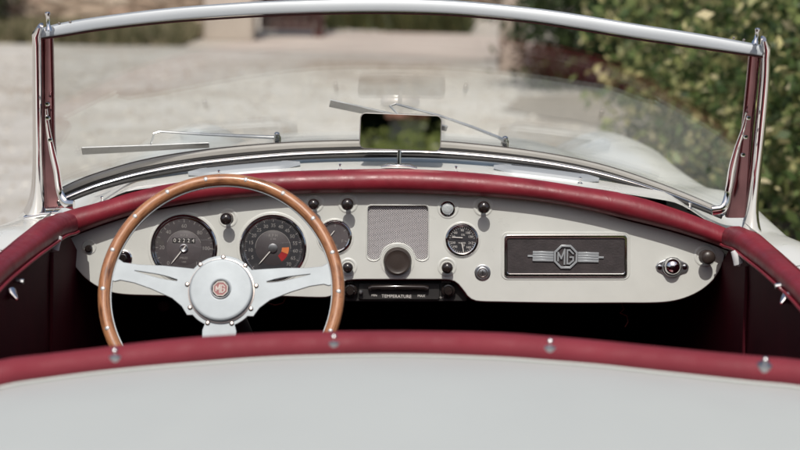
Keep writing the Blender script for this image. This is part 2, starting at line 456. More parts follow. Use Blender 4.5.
# knobs
def knob(px, py, r, stem=22, m='blackgloss', label=None, wring=3.2):
    swage(px, py, r + .8, wring, 1.4)
    k = dl('pull_knob', px, py, [(0, stem + 9), (r * .35, stem + 8.6), (r * .7, stem + 7), (r * .93, stem + 4), (r, stem + 1), (r * .96, stem - 2), (r * .75, stem - 5), (r * .45, stem - 7), (r * .42, stem - 10), (0, stem - 10)], M[m], car, 28, h0=0)
    if label: k['label'] = label
    dl('stem', px, py, [(r * .40, stem - 8), (r * .40, 3), (r * .9, 2.5), (r * .9, 0)], M['screw'], k, 20)
    return k
knob(228, 218, 6, 29, label='black knob between speedometer and rev counter')
knob(314.5, 203.5, 5.6, 29)
knob(348, 203.5, 6.2, 30, label='black knob left of the speaker grille')
knob(483, 206.5, 6.2, 30, label='black knob above and right of the oil gauge')
knob(447, 267, 5.8, 16, label='black knob below the oil gauge')
knob(348, 267, 5.4, 12)
knob(705, 256, 7.2, 27, 'brownplastic', 'brown-black knob at the passenger end of the dashboard')
k = dl('toggle_switch', 89, 247, [(7.5, 0), (7.2, 1.2), (6.2, 1.6), (5.8, .6), (3.8, .5)], M['dashpaint'], car, 30); k['label'] = 'small black switch at the left end of the dashboard'
dl('switch_button', 89, 248.5, [(0, 8), (2.4, 7.5), (3.6, 5.5), (3.8, 2), (3.8, 0)], M['blackgloss'], k, 24)
k = dl('ignition_switch', 124, 258, [(8.5, 0), (8.3, 2), (7.2, 3.2), (6, 3), (5.6, 1.4), (0, 1.4)], M['chrome'], car, 32)
dl('key_barrel', 123, 258, [(0, 9), (3.8, 8.5), (4.2, 6), (4, 1)], M['blackgloss'], k, 24)
# warning lamp chrome
swage(448, 208, 8, 3, 1.3)
k = dl('warning_lamp', 447.5, 208.5, [(7.6, 0), (7.4, 3.2), (6.6, 4.4), (5.8, 4.2), (5.6, 3.2)], M['chrome'], car, 36)
dl('lamp_lens', 447.5, 208.5, [(5.7, 3.2), (4.5, 4.6), (2.5, 5.4), (0, 5.7)], mat('frosted_lens', (.38, .41, .42), .3, coat=.5, var=.2, vs=300), k, 30)
# big round knob
k = dl('round_control', 397.5, 261, [(14.2, 0), (14.0, 3), (13.6, 5), (13.4, 12), (12.6, 14.2), (11.6, 14.6), (11, 13.9), (7, 14.2), (0, 14.3)], M['brownplastic'], car, 48)
k['label'] = 'large flat brown-black round control under the speaker grille'
swage(397.5, 261, 15, 2.5, .9)
# lock
k = dl('lock', 482.5, 272.5, [(8.2, 0), (8, 1.6), (7, 2.4), (6.2, 2.2), (5.8, 3.4), (5, 4.2), (0, 4.4)], M['satin'], car, 36)
bm = bmesh.new(); 
for w, hh in ((.5, 2.2), (2.0, .55)):
    o = DP(482.5, 272.5, .0046)
    bm.faces.new([bm.verts.new(o + (E1 * x * w + E2 * y * hh) * PXM) for x, y in ((-1, -1), (1, -1), (1, 1), (-1, 1))])
obj('keyhole', bm, M['black'], k, False)
dl('lock_ring', 482.5, 272.5, [(4.9, 4.1), (4.6, 5.0), (4.0, 5.0), (3.7, 4.2)], M['screw'], k, 30)

# radio blanking plate with octagonal badge
def rr_px(x0, y0, x1, y1, r, k=5):
    return [D2(x0 + (x1-x0)/2 + a, y0 + (y1-y0)/2 + b) for a, b in rrect(x1-x0, y1-y0, r, k)]
rp = mobj('badge_panel', plate_mesh([rr_px(504, 234.5, 627, 277, 4), rr_px(507.5, 238, 624, 273.2, 2)], .006, .0012, frame_mx(DO, E1, E2, DN, .0018)), M['chrome'], car)
rp['label'] = 'chrome framed dark panel carrying the octagonal badge'
mobj('panel_insert', plate_mesh([rr_px(507, 237.5, 624.5, 273.8, 2)], .002, 0, frame_mx(DO, E1, E2, DN, .0006)), M['panelblack'], rp, False)
bm = bmesh.new()
sweep(bm, [DP(565.5 + a, 255.8 + b, .0001) for a, b in rrect(127, 46, 5.5, 6)], [(-.002, 0), (-.001, .0012), (.001, .0012), (.002, 0)], closed=True, up=DN)
obj('pressed_surround', bm, M['dashpaint'], rp)
def octo(R, n=8): return [(R * math.cos(PI/8 + i*PI/4), R * math.sin(PI/8 + i*PI/4)) for i in range(n)]
def stroke(pts, w):
    """polyline stroke as list of quads loops"""
    out = []
    for a, b in zip(pts, pts[1:]):
        d = Vector((b[0]-a[0], b[1]-a[1])).normalized(); s = Vector((-d.y, d.x)) * w / 2; e = d * w * .5
        out.append([(a[0]-e.x+s.x, a[1]-e.y+s.y), (a[0]-e.x-s.x, a[1]-e.y-s.y), (b[0]+e.x-s.x, b[1]+e.y-s.y), (b[0]+e.x+s.x, b[1]+e.y+s.y)])
    return out
def stroke_mesh(pts, w, th, Mx):
    bm = bmesh.new()
    for k, lp in enumerate(stroke(pts, w)):
        lo = [bm.verts.new(Vector((x, y, 0))) for x, y in lp]; hi = [bm.verts.new(Vector((x, y, th + k * 4e-5))) for x, y in lp]
        bm.faces.new(hi); bm.faces.new(lo)
        for i in range(4): bm.faces.new((lo[i], lo[(i+1) % 4], hi[(i+1) % 4], hi[i]))
    bmesh.ops.recalc_face_normals(bm, faces=bm.faces[:])
    me = bpy.data.meshes.new('s'); bm.to_mesh(me); bm.free(); me.transform(Mx); return me
def mg(R, w, th, Mx):
    """the two letters, shaped to fill an octagon of circumradius R"""
    s = R
    Mp = [(-.66*s, -.34*s), (-.66*s, .34*s), (-.38*s, -.14*s), (-.10*s, .62*s), (-.10*s, -.62*s)]
    Gp = [(.62*s, .30*s), (.34*s, .58*s), (.13*s, .58*s), (.13*s, -.58*s), (.34*s, -.58*s), (.64*s, -.30*s), (.64*s, -.02*s), (.38*s, -.02*s)]
    return [stroke_mesh(Mp, w, th, Mx), stroke_mesh(Gp, w, th * .97, Mx)]
q = PXM
bo = DP(565.5, 256.6)
mx = lambda h: frame_mx(bo, E1, E2, DN, h)
ms = [plate_mesh([octo(12.8*q), octo(10.6*q)], .0034, .0005, mx(.0037))] + mg(11.6*q, 1.5*q, .0028, mx(.0022))
for sgn in (-1, 1):
    for j, (yy, l) in enumerate(((3.9, 33), (1.3, 33), (-1.3, 33), (-3.9, 33))):
        x0, x1 = 12.2 * sgn, l * sgn
        lp = [(min(x0, x1)*q, (yy-1.1)*q), (max(x0, x1)*q, (yy-1.1)*q), (max(x0, x1)*q, (yy+1.1)*q), (min(x0, x1)*q, (yy+1.1)*q)]
        ms.append(plate_mesh([lp], .003, .0006, mx(.0032)))
    a, b = sorted((32.5 * sgn, 38 * sgn))
    ms.append(plate_mesh([[(a*q, -.9*q), (b*q, -.9*q), (b*q, .9*q), (a*q, .9*q)]], .0022, .0004, mx(.0030)))
    a, b = sorted((12.2 * sgn, 32.6 * sgn))
    ms.append(plate_mesh([[(a*q, -4.6*q), (b*q, -4.6*q), (b*q, 4.6*q), (a*q, 4.6*q)]], .0012, 0, mx(.0023)))
mobj('octagon_badge', join(ms, 'b'), mat('pale_badge_enamel', (.46, .49, .51), .3, metal=.5, var=.05), rp)

# map lamp
base = [(655.5, 266), (658, 262.5), (663, 260), (669, 257.5), (676, 257.5), (681, 260.5), (686, 263), (688.5, 267), (686.5, 271.5), (681, 273.5), (676, 277), (668, 277), (662, 273), (657, 270)]
bl = [D2(*p[:2]) for p in interp(base + [base[0]], 56)[:-1]]
ml = mobj('map_lamp', plate_mesh([bl], .004, .0014, frame_mx(DO, E1, E2, DN, .002)), M['satin'], car); ml['label'] = 'chrome map lamp on an eared base'
for sx_ in (659.5, 684.3):
    dl('screw', sx_, 267, [(2.6, 3.5), (2.4, 5.2), (1.2, 5.8), (0, 5.9)], M['chrome'], ml, 18)
dl('lamp_hood', 671.5, 266.5, [(9.6, 3), (9.8, 8), (9.3, 9.5), (8.8, 9.5)], M['satin'], ml, 36)
dl('lamp_dome', 671.5, 266, [(8.6, 6), (8.4, 12), (7.4, 17), (5.2, 21), (2.6, 23.2), (0, 24)], M['chrome'], ml, 36)

# heater control under the centre
def hbox(name, x0, y0, x1, y1, h0, h1, bev, m, parent):
    me = plate_mesh([rr_px(x0, y0, x1, y1, 2.5)], (h1 - h0), bev, frame_mx(DO, E1, E2, DN, (h0 + h1) / 2)); return mobj(name, me, m, parent)
hc = hbox('heater_control', 344, 281, 468, 303, -.07, -.024, .002, M['black'], car); hc['label'] = 'black heater control unit lettered TEMPERATURE'
hbox('slide_panel', 358, 284, 440, 301, -.0245, -.020, .0015, M['black'], hc)
bm = bmesh.new(); tube(bm, [DP(369, 289.5, -.014), DP(372, 288, -.013), DP(398, 287.6, -.0115), DP(424, 288, -.013), DP(428, 289.5, -.014)], .0052, 16)
obj('lever_housing', bm, M['blackgloss'], hc)
for x_ in (350, 448.5):
    kk = bmesh.new(); lathe(kk, DP(x_, 291.5, -.022), DN, ring_prof(0, [(7.4, 0), (7.2, 8), (6.2, 10.5), (5, 11), (4.4, 17), (3.6, 19), (0, 19.6)]), 30)
    obj('rotary_knob', kk, M['blackgloss'], hc)
bm = bmesh.new(); lathe(bm, DP(360.5, 293, -.016), DN, ring_prof(0, [(2.1, -4), (2.1, 6), (1.4, 7.4), (0, 7.6)]), 16); obj('lever_tip', bm, M['satin'], hc)
ms = []
def plaint(t_, x_, y_, s_, rot=0, h=-.0193): return text_mesh(t_, s_ * PXM, frame_mx(DP(x_, y_), E1, E2, DN, h, rot))
ms = [plaint('TEMPERATURE', 396.5, 297.6, 4.6), plaint('MAX', 421.5, 297.2, 3.6), plaint('MIN', 374, 296.6, 3.2), plaint('HEAT', 349, 283.6, 2.6, 0, -.0235), plaint('SCREEN', 446.5, 283.4, 2.6, 0, -.0235), plaint('OFF', 442, 299, 2.4, 0, -.0235)]
for m_ in ms: mobj('control_lettering', m_, M['white'], hc, False)

# ---- steering wheel
WC = P(221.5, 291.5, 2.40)
we = math.radians(27)
WN = Vector((0, -math.cos(we), math.sin(we)))
W1, W2, WN = frame_of(WN)
wq = (WC - CAM).dot(Fw) / FPX
Rw = 117.0 * wq
def WP(x, y, h=0): return WC + (W1 * x + W2 * y) * wq + WN * h
bm = bmesh.new(); al = {}
N = 128; ringp = [WC + (W1 * math.cos(2*PI*i/N) + W2 * math.sin(2*PI*i/N)) * Rw for i in range(N)]
sweep(bm, ringp, circle(6.4*wq, 18, .0125), closed=True, up=WN, along=al)
bm.verts.index_update(); vals = {v.index: al[v] for v in bm.verts}
me = bpy.data.meshes.new('steering_wheel'); bmesh.ops.recalc_face_normals(bm, faces=bm.faces[:]); bm.to_mesh(me); bm.free()
at = me.attributes.new('along', 'FLOAT_VECTOR', 'POINT')
for i in range(len(me.vertices)): at.data[i].vector = vals[i]
wheel = finish(bpy.data.objects.new('steering_wheel', me), M['wood'], car)
wheel['label'] = 'varnished wood rim steering wheel with riveted aluminium spokes'
bm = bmesh.new()   # aluminium core ring showing at the inner edge
Nn = 128; rp_ = [WC + (W1 * math.cos(2*PI*i/Nn) + W2 * math.sin(2*PI*i/Nn)) * (Rw - 6.3*wq) for i in range(Nn)]
sweep(bm, rp_, rrect(2.0*wq, .0035, .0008, 2), closed=True, up=WN)
obj('rim_core', bm, M['alu'], wheel)
hw = math.radians(20)
rv = bmesh.new(); lathe(rv, Vector((0, 0, 0)), Vector((0, 0, 1)), [(0, .0011), (1.7*wq, .0008), (2.5*wq, 0), (2.5*wq, -.001)], 14, Vector((0, 1, 0)))
rme = bpy.data.meshes.new('rivet'); rv.to_mesh(rme); rv.free(); rme.materials.append(mat('dull_rivet', (.42, .42, .42), .45, metal=.5, var=.1, vs=90)); rme.shade_smooth()
for i in range(18):
    a = math.radians(0.5 + 20 * i)
    d = W1 * math.cos(a) + W2 * math.sin(a)
    o = bpy.data.objects.new('rivet', rme); COL.objects.link(o); o.parent = wheel
    o.matrix_local = frame_mx(WC + d * (Rw + .3*wq), W1, W2, WN, .0118)
# spokes + plate
def arc(cx, cy, r, a0, a1, n): return [(cx + r*math.cos(math.radians(a0 + (a1-a0)*i/n)), cy + r*math.sin(math.radians(a0 + (a1-a0)*i/n))) for i in range(n + 1)]
Rr = 112
out = []
out += arc(0, 0, 37, 38, 142, 16)                       # hub top
out += [(-36, 23.5), (-60, 25.5), (-84, 26), (-100, 28), (-107, 33)]
out += arc(0, 0, Rr, 163, 175.5, 4)
out += [(-107, 8), (-102, 9.5), (-88, 7), (-70, 1), (-49, -8), (-39, -16), (-33, -25)]
out += arc(0, 0, 37, 222, 246, 4)
out += [(-17, -40), (-16, -70), (-17, -98), (-22, -106)]
out += arc(0, 0, Rr, 259, 281, 4)
out += [(22, -106), (17, -98), (16, -70), (17, -40)]
out += arc(0, 0, 37, 294, 318, 4)
out += [(33, -25), (39, -16), (49, -8), (70, 1), (88, 7), (102, 9.5), (107, 8)]
out += arc(0, 0, Rr, 5, 17, 4)
out += [(107, 33), (100, 28), (84, 26), (60, 25.5), (36, 23.5)]
def slot(x0, y0, x1, y1, w0, w1):
    d = Vector((x1-x0, y1-y0)).normalized(); s = Vector((-d.y, d.x)); L = []
    n = 12
    for i in range(n + 1):
        t_ = i / n; w = (w0 + (w1 - w0) * t_) * math.sin(PI * min(max(t_, .04), .96)) ** .6
        L.append((x0 + (x1-x0)*t_ + s.x*w, y0 + (y1-y0)*t_ + s.y*w))
    for i in range(n, -1, -1):
        t_ = i / n; w = (w0 + (w1 - w0) * t_) * math.sin(PI * min(max(t_, .04), .96)) ** .6
        L.append((x0 + (x1-x0)*t_ - s.x*w, y0 + (y1-y0)*t_ - s.y*w))
    return L
holes = [slot(45, 10.5, 88, 19.5, 2.4, .7), slot(-45, 10.5, -88, 19.5, 2.4, .7), slot(0, -52, 0, -88, 3, 1.2)]
mul = lambda L: [(x*wq, y*wq) for x, y in L]
mobj('spoke_plate', plate_mesh([mul(out)] + [mul(h_) for h_ in holes], .0045, .0009, frame_mx(WC, W1, W2, WN, -.001)), M['alu'], wheel)
def wl(name, x, y, prof, m, par, n=48):
    bm = bmesh.new(); lathe(bm, WP(x, y), WN, [(r*wq, h/1000) for r, h in prof], n, ); return obj(name, bm, m, par)
wl('hub_cap', 0, .5, [(31.8, 0), (31.8, 9.5), (31.3, 11.4), (30.4, 12.3), (29.4, 12.5), (28.6, 12.55), (28, 12.57), (20, 12.8), (11.5, 13.15), (10.8, 13.18), (10.3, 12.9), (10, 12.8), (0, 12.8)], M['alu'], wheel, 72)
bmm = bmesh.new(); lathe(bmm, WP(0, .5), WN, [(33.4*wq, .0012), (33.2*wq, .0022), (31.6*wq, .0026)], 64); obj('hub_flange', bmm, M['screw'], wheel)
bt = bmesh.new(); lathe(bt, Vector((0, 0, 0)), Vector((0, 0, 1)), [(0, .0030), (.8*wq, .0022), (1.7*wq, .0028), (2.4*wq, .0014), (2.4*wq, 0)], 12, Vector((0, 1, 0)))
bme = bpy.data.meshes.new('hub_bolt'); bt.to_mesh(bme); bt.free(); bme.materials.append(M['screw']); bme.shade_smooth()
for i in range(9):
    a = math.radians(90 + 40 * i)
    o = bpy.data.objects.new('hub_bolt', bme); COL.objects.link(o); o.parent = wheel
    o.matrix_local = frame_mx(WP(35 * math.cos(a), 35 * math.sin(a) + .3), W1, W2, WN, .0012)
bd = wl('horn_button', 0, .5, [(9.8, 13), (9.6, 15.2), (8.6, 15.9), (0, 16.0)], M['blackgloss'], wheel, 40)
bd['label'] = 'black horn button with red octagon'
wmx = lambda h: frame_mx(WP(0, .5), W1, W2, WN, h)
mobj('badge_ring', join([plate_mesh([octo(7.9*wq), octo(7.0*wq)], .0008, 0, wmx(.0166))] + mg(6.5*wq, .95*wq, .0006, wmx(.0165)), 'b'), mat('badge_cream', (.45, .42, .38), .5, var=.05), wheel, False)
mobj('badge_field', plate_mesh([octo(7.2*wq)], .0004, 0, wmx(.0162)), mat('badge_red', (.17, .008, .012), .45, var=.05), wheel, False)
bm = bmesh.new(); lathe(bm, WP(0, .5), WN, [(9.8*wq, .0152), (9.4*wq, .0163), (8.9*wq, .0160)], 40); obj('badge_rim', bm, M['satin'], wheel)
# column
bm = bmesh.new(); c0 = WC - WN * .004; c1 = WC - WN * .95
tube(bm, [c0, WC - WN * .05], .030, 20); tube(bm, [WC - WN * .05, c1], .021, 16)
obj('steering_column', bm, M['black'], car)

# ---- windscreen
L1 = [(58,190),(78,180.5),(100,172.5),(140,161),(190,152),(250,145.5),(310,141.8),(400,140.5),(460,143),(540,152.5),(602,165),(660,184),(700,200),(727,212)]
BK = [(58,204),(78,196),(100,188),(140,177.5),(190,168.5),(250,161.5),(310,156.8),(400,155),(460,157),(540,164.5),(602,176),(660,193),(700,207.5),(722,216.5)]
TT = [(36,30),(60,22.5),(101,15.5),(169,7),(225,2.5),(270,-.2),(335,-2.4),(400,-2.8),(460,-.4),(530,6.5),(580,13.5),(631,22),(700,33),(764,45)]
TB = [(36,38),(60,35),(101,28.5),(169,21),(225,17),(270,14.5),(335,12.4),(400,12.2),(460,14.5),(530,21),(580,28.5),(631,37),(700,47),(764,56)]
n = 90
l1 = interp(L1, n); bk = interp(BK, n); tt = interp(TT, n); tb = interp(TB, n)
loP = [P(p[0], p[1], Ybase(p[0])) for p in l1]; bkP = [P(p[0], p[1], Ybase(p[0]) - .012) for p in bk]
ttP = [P(p[0], p[1], Ytop(p[0])) for p in tt]; tbP = [P(p[0], p[1], Ytop(p[0]) + .006) for p in tb]
# frame = top rail
bm = bmesh.new(); ctr = [(a + b) / 2 for a, b in zip(ttP, tbP)]
prof = [(-.009, -.0115), (.010, -.0125), (.0108, -.0105), (.0104, -.008), (.0060, .0085), (.0035, .0115), (-.004, .0125), (-.009, .008)]
sweep(bm, ctr, prof, up=Vector((0, -.08, 1)).normalized(), scales=[(.9, (a - b).length / .0310) for a, b in zip(ttP, tbP)])
ws = obj('windscreen', bm, M['alurail'], car, angle=50); ws['label'] = 'wraparound raked windscreen in a bright metal frame'
bm = bmesh.new(); sweep(bm, [p + Vector((0, -.003, -.002)) for p in tbP], rrect(.005, .0030, .001, 2), up=Vector((0, -.35, 1)).normalized())
obj('painted_reflection_strip', bm, mat('red_reflection_tone', (.10, .03, .03), .35, var=.1), ws)  # dark red colour paints in the maroon reflected along the rail's lower edge
# bottom rail: pale flange, dark groove, chrome bead
upb = Vector((0, -.3, 1)).normalized()
hs = [(a - b).length for a, b in zip(loP, bkP)]
def mixp(f, dy=0): return [a.lerp(b, f) + Vector((0, dy, 0)) for a, b in zip(loP, bkP)]
bm = bmesh.new(); sweep(bm, mixp(.24), [(-.005, -.5), (.004, -.5), (.006, -.2), (.004, .3), (-.002, .5), (-.006, .3)], up=upb, scales=[(1, h_ * .40) for h_ in hs])
obj('bottom_rail', bm, mat('grey_beige_flange', (.34, .33, .305), .35, var=.1, vs=10, coat=.3), ws)
bm = bmesh.new(); sweep(bm, mixp(.52), rrect(1, 1, .25, 3), up=upb, scales=[(.008, h_ * .16) for h_ in hs]); obj('rail_groove', bm, M['black'], ws)
bm = bmesh.new(); sweep(bm, mixp(.72, -.002), circle(.5, 14), up=upb, scales=[(.014, h_ * .22) for h_ in hs]); obj('chrome_bead', bm, M['chrome'], ws)
bm = bmesh.new(); tube(bm, [p + Vector((0, .002, -.0005)) for p in loP], .0022, 8); obj('outer_seal', bm, mat('aged_brown_seal', (.05, .035, .03), .5, var=.2), ws)
bm = bmesh.new(); sweep(bm, [p + Vector((0, -.004, 0)) for p in bkP], rrect(.02, .007, .003, 3)); obj('base_seal', bm, M['black'], ws)
# glass
bm = bmesh.new(); G = []; K = 14
for i in range(n):
    a = loP[i]; b = (ttP[i] + tbP[i]) / 2 + Vector((0, .002, 0))
    if i == 0 or i == n - 1: pass
    col = []
    for k in range(K + 1):
        t_ = k / K; q_ = a.lerp(b, t_); bulge = .010 * math.sin(PI * t_)
        col.append(q_ + Vector((0, bulge, bulge * .3)))
    G.append(col)
def slab(bm, G, th):
    n0, n1 = len(G), len(G[0]); V = [[], []]
    for side_ in (0, 1):
        for i in range(n0):
            row = []
            for j in range(n1):
                du = G[min(i+1, n0-1)][j] - G[max(i-1, 0)][j]; dv = G[i][min(j+1, n1-1)] - G[i][max(j-1, 0)]
                nn_ = du.cross(dv).normalized(); row.append(bm.verts.new(G[i][j] + nn_ * th * (side_ - .5)))
            V[side_].append(row)
    for i in range(n0 - 1):
        for j in range(n1 - 1):
            for s_ in (0, 1): bm.faces.new((V[s_][i][j], V[s_][i+1][j], V[s_][i+1][j+1], V[s_][i][j+1]))
    for i in range(n0 - 1):
        for j in (0, n1 - 1): bm.faces.new((V[0][i][j], V[0][i+1][j], V[1][i+1][j], V[1][i][j]))
    for j in range(n1 - 1):
        for i in (0, n0 - 1): bm.faces.new((V[0][i][j], V[0][i][j+1], V[1][i][j+1], V[1][i][j]))
slab(bm, G, .005)
obj('windscreen_glass', bm, M['glass'], ws, angle=60)
# posts
def post(side, outer, inner):
    """outer / inner: lists of (px, py, Y, halfwidth_px)"""
    bm = bmesh.new(); o_ = interp(outer, 26)
    o_ = [np.array([a[0], a[1], a[2] + (a[2] - 2.52) * .34 + .065, a[3]]) for a in o_]; ptsl = [P(a[0], a[1], a[2]) for a in o_]
    prof = [(math.cos(t_) * .5, math.sin(t_) * .5) for t_ in [2*PI*i/16 for i in range(16)]]
    sweep(bm, ptsl, prof, up=Vector((0, -1, 0)), scales=[(2 * a[3] * a[2] / FPX, .030 * min(1, a[3] / 4.4)) for a in o_])
    p = obj('windscreen_post', bm, M['chrome'], ws, angle=50)
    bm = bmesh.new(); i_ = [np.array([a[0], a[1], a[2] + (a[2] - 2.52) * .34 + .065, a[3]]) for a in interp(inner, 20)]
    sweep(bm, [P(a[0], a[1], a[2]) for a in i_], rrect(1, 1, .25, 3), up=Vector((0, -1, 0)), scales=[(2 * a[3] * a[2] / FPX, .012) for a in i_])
    obj('post_channel', bm, mat('maroon_reflection_metal', (.17, .085, .09), .16, metal=1, var=.15, vs=20), ws, angle=50)  # maroon of the mirrored cockpit is put into the metal colour
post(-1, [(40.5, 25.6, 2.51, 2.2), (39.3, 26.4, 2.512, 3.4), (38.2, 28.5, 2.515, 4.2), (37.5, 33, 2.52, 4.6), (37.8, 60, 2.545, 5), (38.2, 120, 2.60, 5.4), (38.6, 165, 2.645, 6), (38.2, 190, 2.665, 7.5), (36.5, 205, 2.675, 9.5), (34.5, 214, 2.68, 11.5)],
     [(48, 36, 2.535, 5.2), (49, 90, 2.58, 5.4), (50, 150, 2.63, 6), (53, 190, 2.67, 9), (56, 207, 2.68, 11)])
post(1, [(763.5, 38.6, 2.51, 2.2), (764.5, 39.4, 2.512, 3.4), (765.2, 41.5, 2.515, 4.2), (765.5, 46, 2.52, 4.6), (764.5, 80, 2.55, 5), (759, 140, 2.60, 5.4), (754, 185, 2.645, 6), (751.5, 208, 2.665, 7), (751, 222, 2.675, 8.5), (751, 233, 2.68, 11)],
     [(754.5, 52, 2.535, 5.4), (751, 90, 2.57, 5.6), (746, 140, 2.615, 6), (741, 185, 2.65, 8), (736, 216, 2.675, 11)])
# braces
for ptsb in ([(46.5, 108, 2.585), (47.5, 125, 2.595), (52, 150, 2.61), (56.5, 170, 2.625), (59.5, 190, 2.635), (65, 203, 2.63), (74, 205, 2.625)],
             [(747, 112, 2.585), (743.5, 128, 2.595), (737, 148, 2.61), (732, 168, 2.625), (728.5, 190, 2.635), (723.5, 208, 2.63), (712, 211, 2.63)]):
    bm = bmesh.new(); ip = [np.array([a[0], a[1], a[2] + (a[2] - 2.52) * .34 + .061]) for a in interp(ptsb, 30)]
    wd = [.45 + .75 * min(1, i / 14) if i < 22 else 1.2 + .5 * (i - 22) / 8 for i in range(30)]
    sweep(bm, [P(a[0], a[1], a[2]) for a in ip], circle(.0055, 12), up=Vector((0, -1, 0)), scales=[(w, .8) for w in wd])
    obj('support_brace', bm, M['chrome'], ws)
# pegs & base feet & screws
for (px_, py0, py1, Y_, dx) in ((49, 31, 12, 2.575, -1.5), (755, 44, 28, 2.575, 3)):
    bm = bmesh.new(); a = P(px_, py0, Y_); b = P(px_ + dx, py1, Y_); d = (b - a)
    L_ = d.length; lathe(bm, a, d, [(.0065, 0), (.006, .004), (.0036, .008), (.0034, L_ - .007), (.0042, L_ - .005), (.0048, L_ - .002), (.003, L_), (0, L_ + .0005)], 16)
    obj('hood_peg', bm, M['chrome'], ws)
sc_list = [(47, 104, 2.574), (47.5, 118, 2.585), (50, 140, 2.60), (749, 118, 2.575), (746, 137, 2.59), (743.5, 155, 2.60), (59, 23.6, 2.5), (70, 22.0, 2.5), (734, 38, 2.5), (744, 40, 2.5)]
for (px_, py_, Y_) in sc_list:
    Y_ = Y_ + (Y_ - 2.52) * .34 + .061
    bm = bmesh.new(); lathe(bm, P(px_, py_, Y_), Vector((0, -1, .1)), [(.0042, -.006), (.0040, 0), (.003, .0016), (0, .002)] if py_ > 60 else [(.0022, -.004), (.002, .0015), (0, .002)], 12)
    obj('screw', bm, M['chrome'] if py_ > 60 else M['screw'], ws)
for (x0, y0, x1, y1, Y_) in ((26, 217, 60, 212, 2.80), (738, 240, 768, 240, 2.80)):
    bm = bmesh.new(); a = P(x0, y0, Y_); b = P(x1, y1, Y_)
    sweep(bm, [a, a.lerp(b, .5) + Vector((0, 0, .002)), b], rrect(.035, .008, .003, 3)); obj('post_foot', bm, M['chrome'], ws)

# ---- scuttle, bonnet and wings
def sst(a, b, x):
    t_ = min(1, max(0, (x - a) / (b - a))); return t_ * t_ * (3 - 2 * t_)
def zc(Y):
    pts_ = [(2.5, .955), (2.75, .957), (2.95, .957), (3.2, .950), (3.45, .936), (3.8, .900), (4.1, .850), (4.35, .78), (4.6, .66), (4.75, .5)]
    for (a, za), (b, zb) in zip(pts_, pts_[1:]):
        if Y <= b: return za + (zb - za) * sst(0, 1, (Y - a) / (b - a)) if False else za + (zb - za) * (Y - a) / (b - a)
    return .5
def zw(Y):
    pts_ = [(2.5, .885), (2.8, .880), (3.1, .865), (3.4, .862), (3.7, .872), (4.0, .874), (4.25, .855), (4.5, .79), (4.7, .67), (4.85, .5)]
    for (a, za), (b, zb) in zip(pts_, pts_[1:]):
        if Y <= b: return za + (zb - za) * (Y - a) / (b - a)
    return .5
def topz(x, Y):
    ax = abs(x); w = sst(3.0, 3.7, Y)
    zb = zc(Y) - (.150 - .03 * w) * ax * ax - w * 1.6 * max(0, ax - .30) ** 2
    zwg = zw(Y) - (1.2 + 2.2 * w) * (ax - .58) ** 2 - (1 - w) * .0
    k = 38.0
    return math.log(math.exp(k * zb) + math.exp(k * zwg) * w + 1e-9) / k if w > .001 else zb
def sz(Y):        # shoulder height at |x| = .66
    if Y >= 2.62: return topz(.66, Y) if Y > 3.0 else None
    return None
def shoulder(Y):
    pts_ = [(.55, .62), (.9, .74), (1.3, .79), (1.7, .805), (2.1, .835), (2.6, .860), (2.8, .842), (3.1, .852), (3.4, .862)]
    if Y > 3.1:
        t_ = sst(3.1, 3.6, Y); return .852 * (1 - t_) + topz(.66, Y) * t_
    for (a, za), (b, zb) in zip(pts_, pts_[1:]):
        if Y <= b: return za + (zb - za) * (Y - a) / (b - a)
    return .86
sideprof = [(.66, 0), (.69, .005), (.715, .006), (.738, .001), (.757, -.012), (.771, -.034), (.780, -.068), (.785, -.12), (.786, -.22), (.780, -.36), (.76, -.50), (.72, -.60)]
def Ycock(x):      # front edge of the cockpit
    ax = abs(x); return 2.722 - .022 * (ax / .62) ** 2 if ax < .63 else 2.70
def front_z(x, Y):
    ax = abs(x)
    z = topz(x, Y)
    if ax > .50 and Y < 3.7:      # blend into shoulder
        f = sst(.50, .66, ax) * (1 - sst(3.2, 3.7, Y)); z = z * (1 - f) + shoulder(Y) * f
    return z
bm = bmesh.new()
xs = [-.66 + 1.32 * i / 88 for i in range(89)]
grid = []
NY = 90
for j in range(NY + 1):
    row = []
    tj = j / NY
    for sgn in (-1,):
        pass
    def Yx(x): y0 = Ycock(x) + .004; return y0 + (4.86 - y0) * (tj ** 1.25)
    left = []
    for (xx, dz) in reversed(sideprof[1:]):
        Y = Yx(.66); wf = sst(3.15, 3.8, Y); z = max(.22, front_z(.66, Y) + dz - .045 * wf * min(1, (xx - .66) / .09)); xx = .66 + (xx - .66) * (1 - .25 * wf)
        taper = 1 - .18 * sst(4.2, 4.86, Y) * 1.0
        left.append((-xx * taper, Y, z))
    mid = [(x * (1 - .18 * sst(4.2, 4.86, Yx(x))), Yx(x), front_z(x, Yx(x))) for x in xs]
    right = [(-a, b, c) for a, b, c in reversed(left)]
    grid.append([bm.verts.new(Vector(v)) for v in left + mid + right])
for a, b in zip(grid, grid[1:]):
    for i in range(len(a) - 1): bm.faces.new((a[i], a[i+1], b[i+1], b[i]))
# nose closing
low = [bm.verts.new(Vector((v.co.x * .9, 4.98, .28))) for v in grid[-1]]
for i in range(len(low) - 1): bm.faces.new((grid[-1][i], grid[-1][i+1], low[i+1], low[i]))
body = obj('body_shell', bm, M['paint'], car, angle=60)
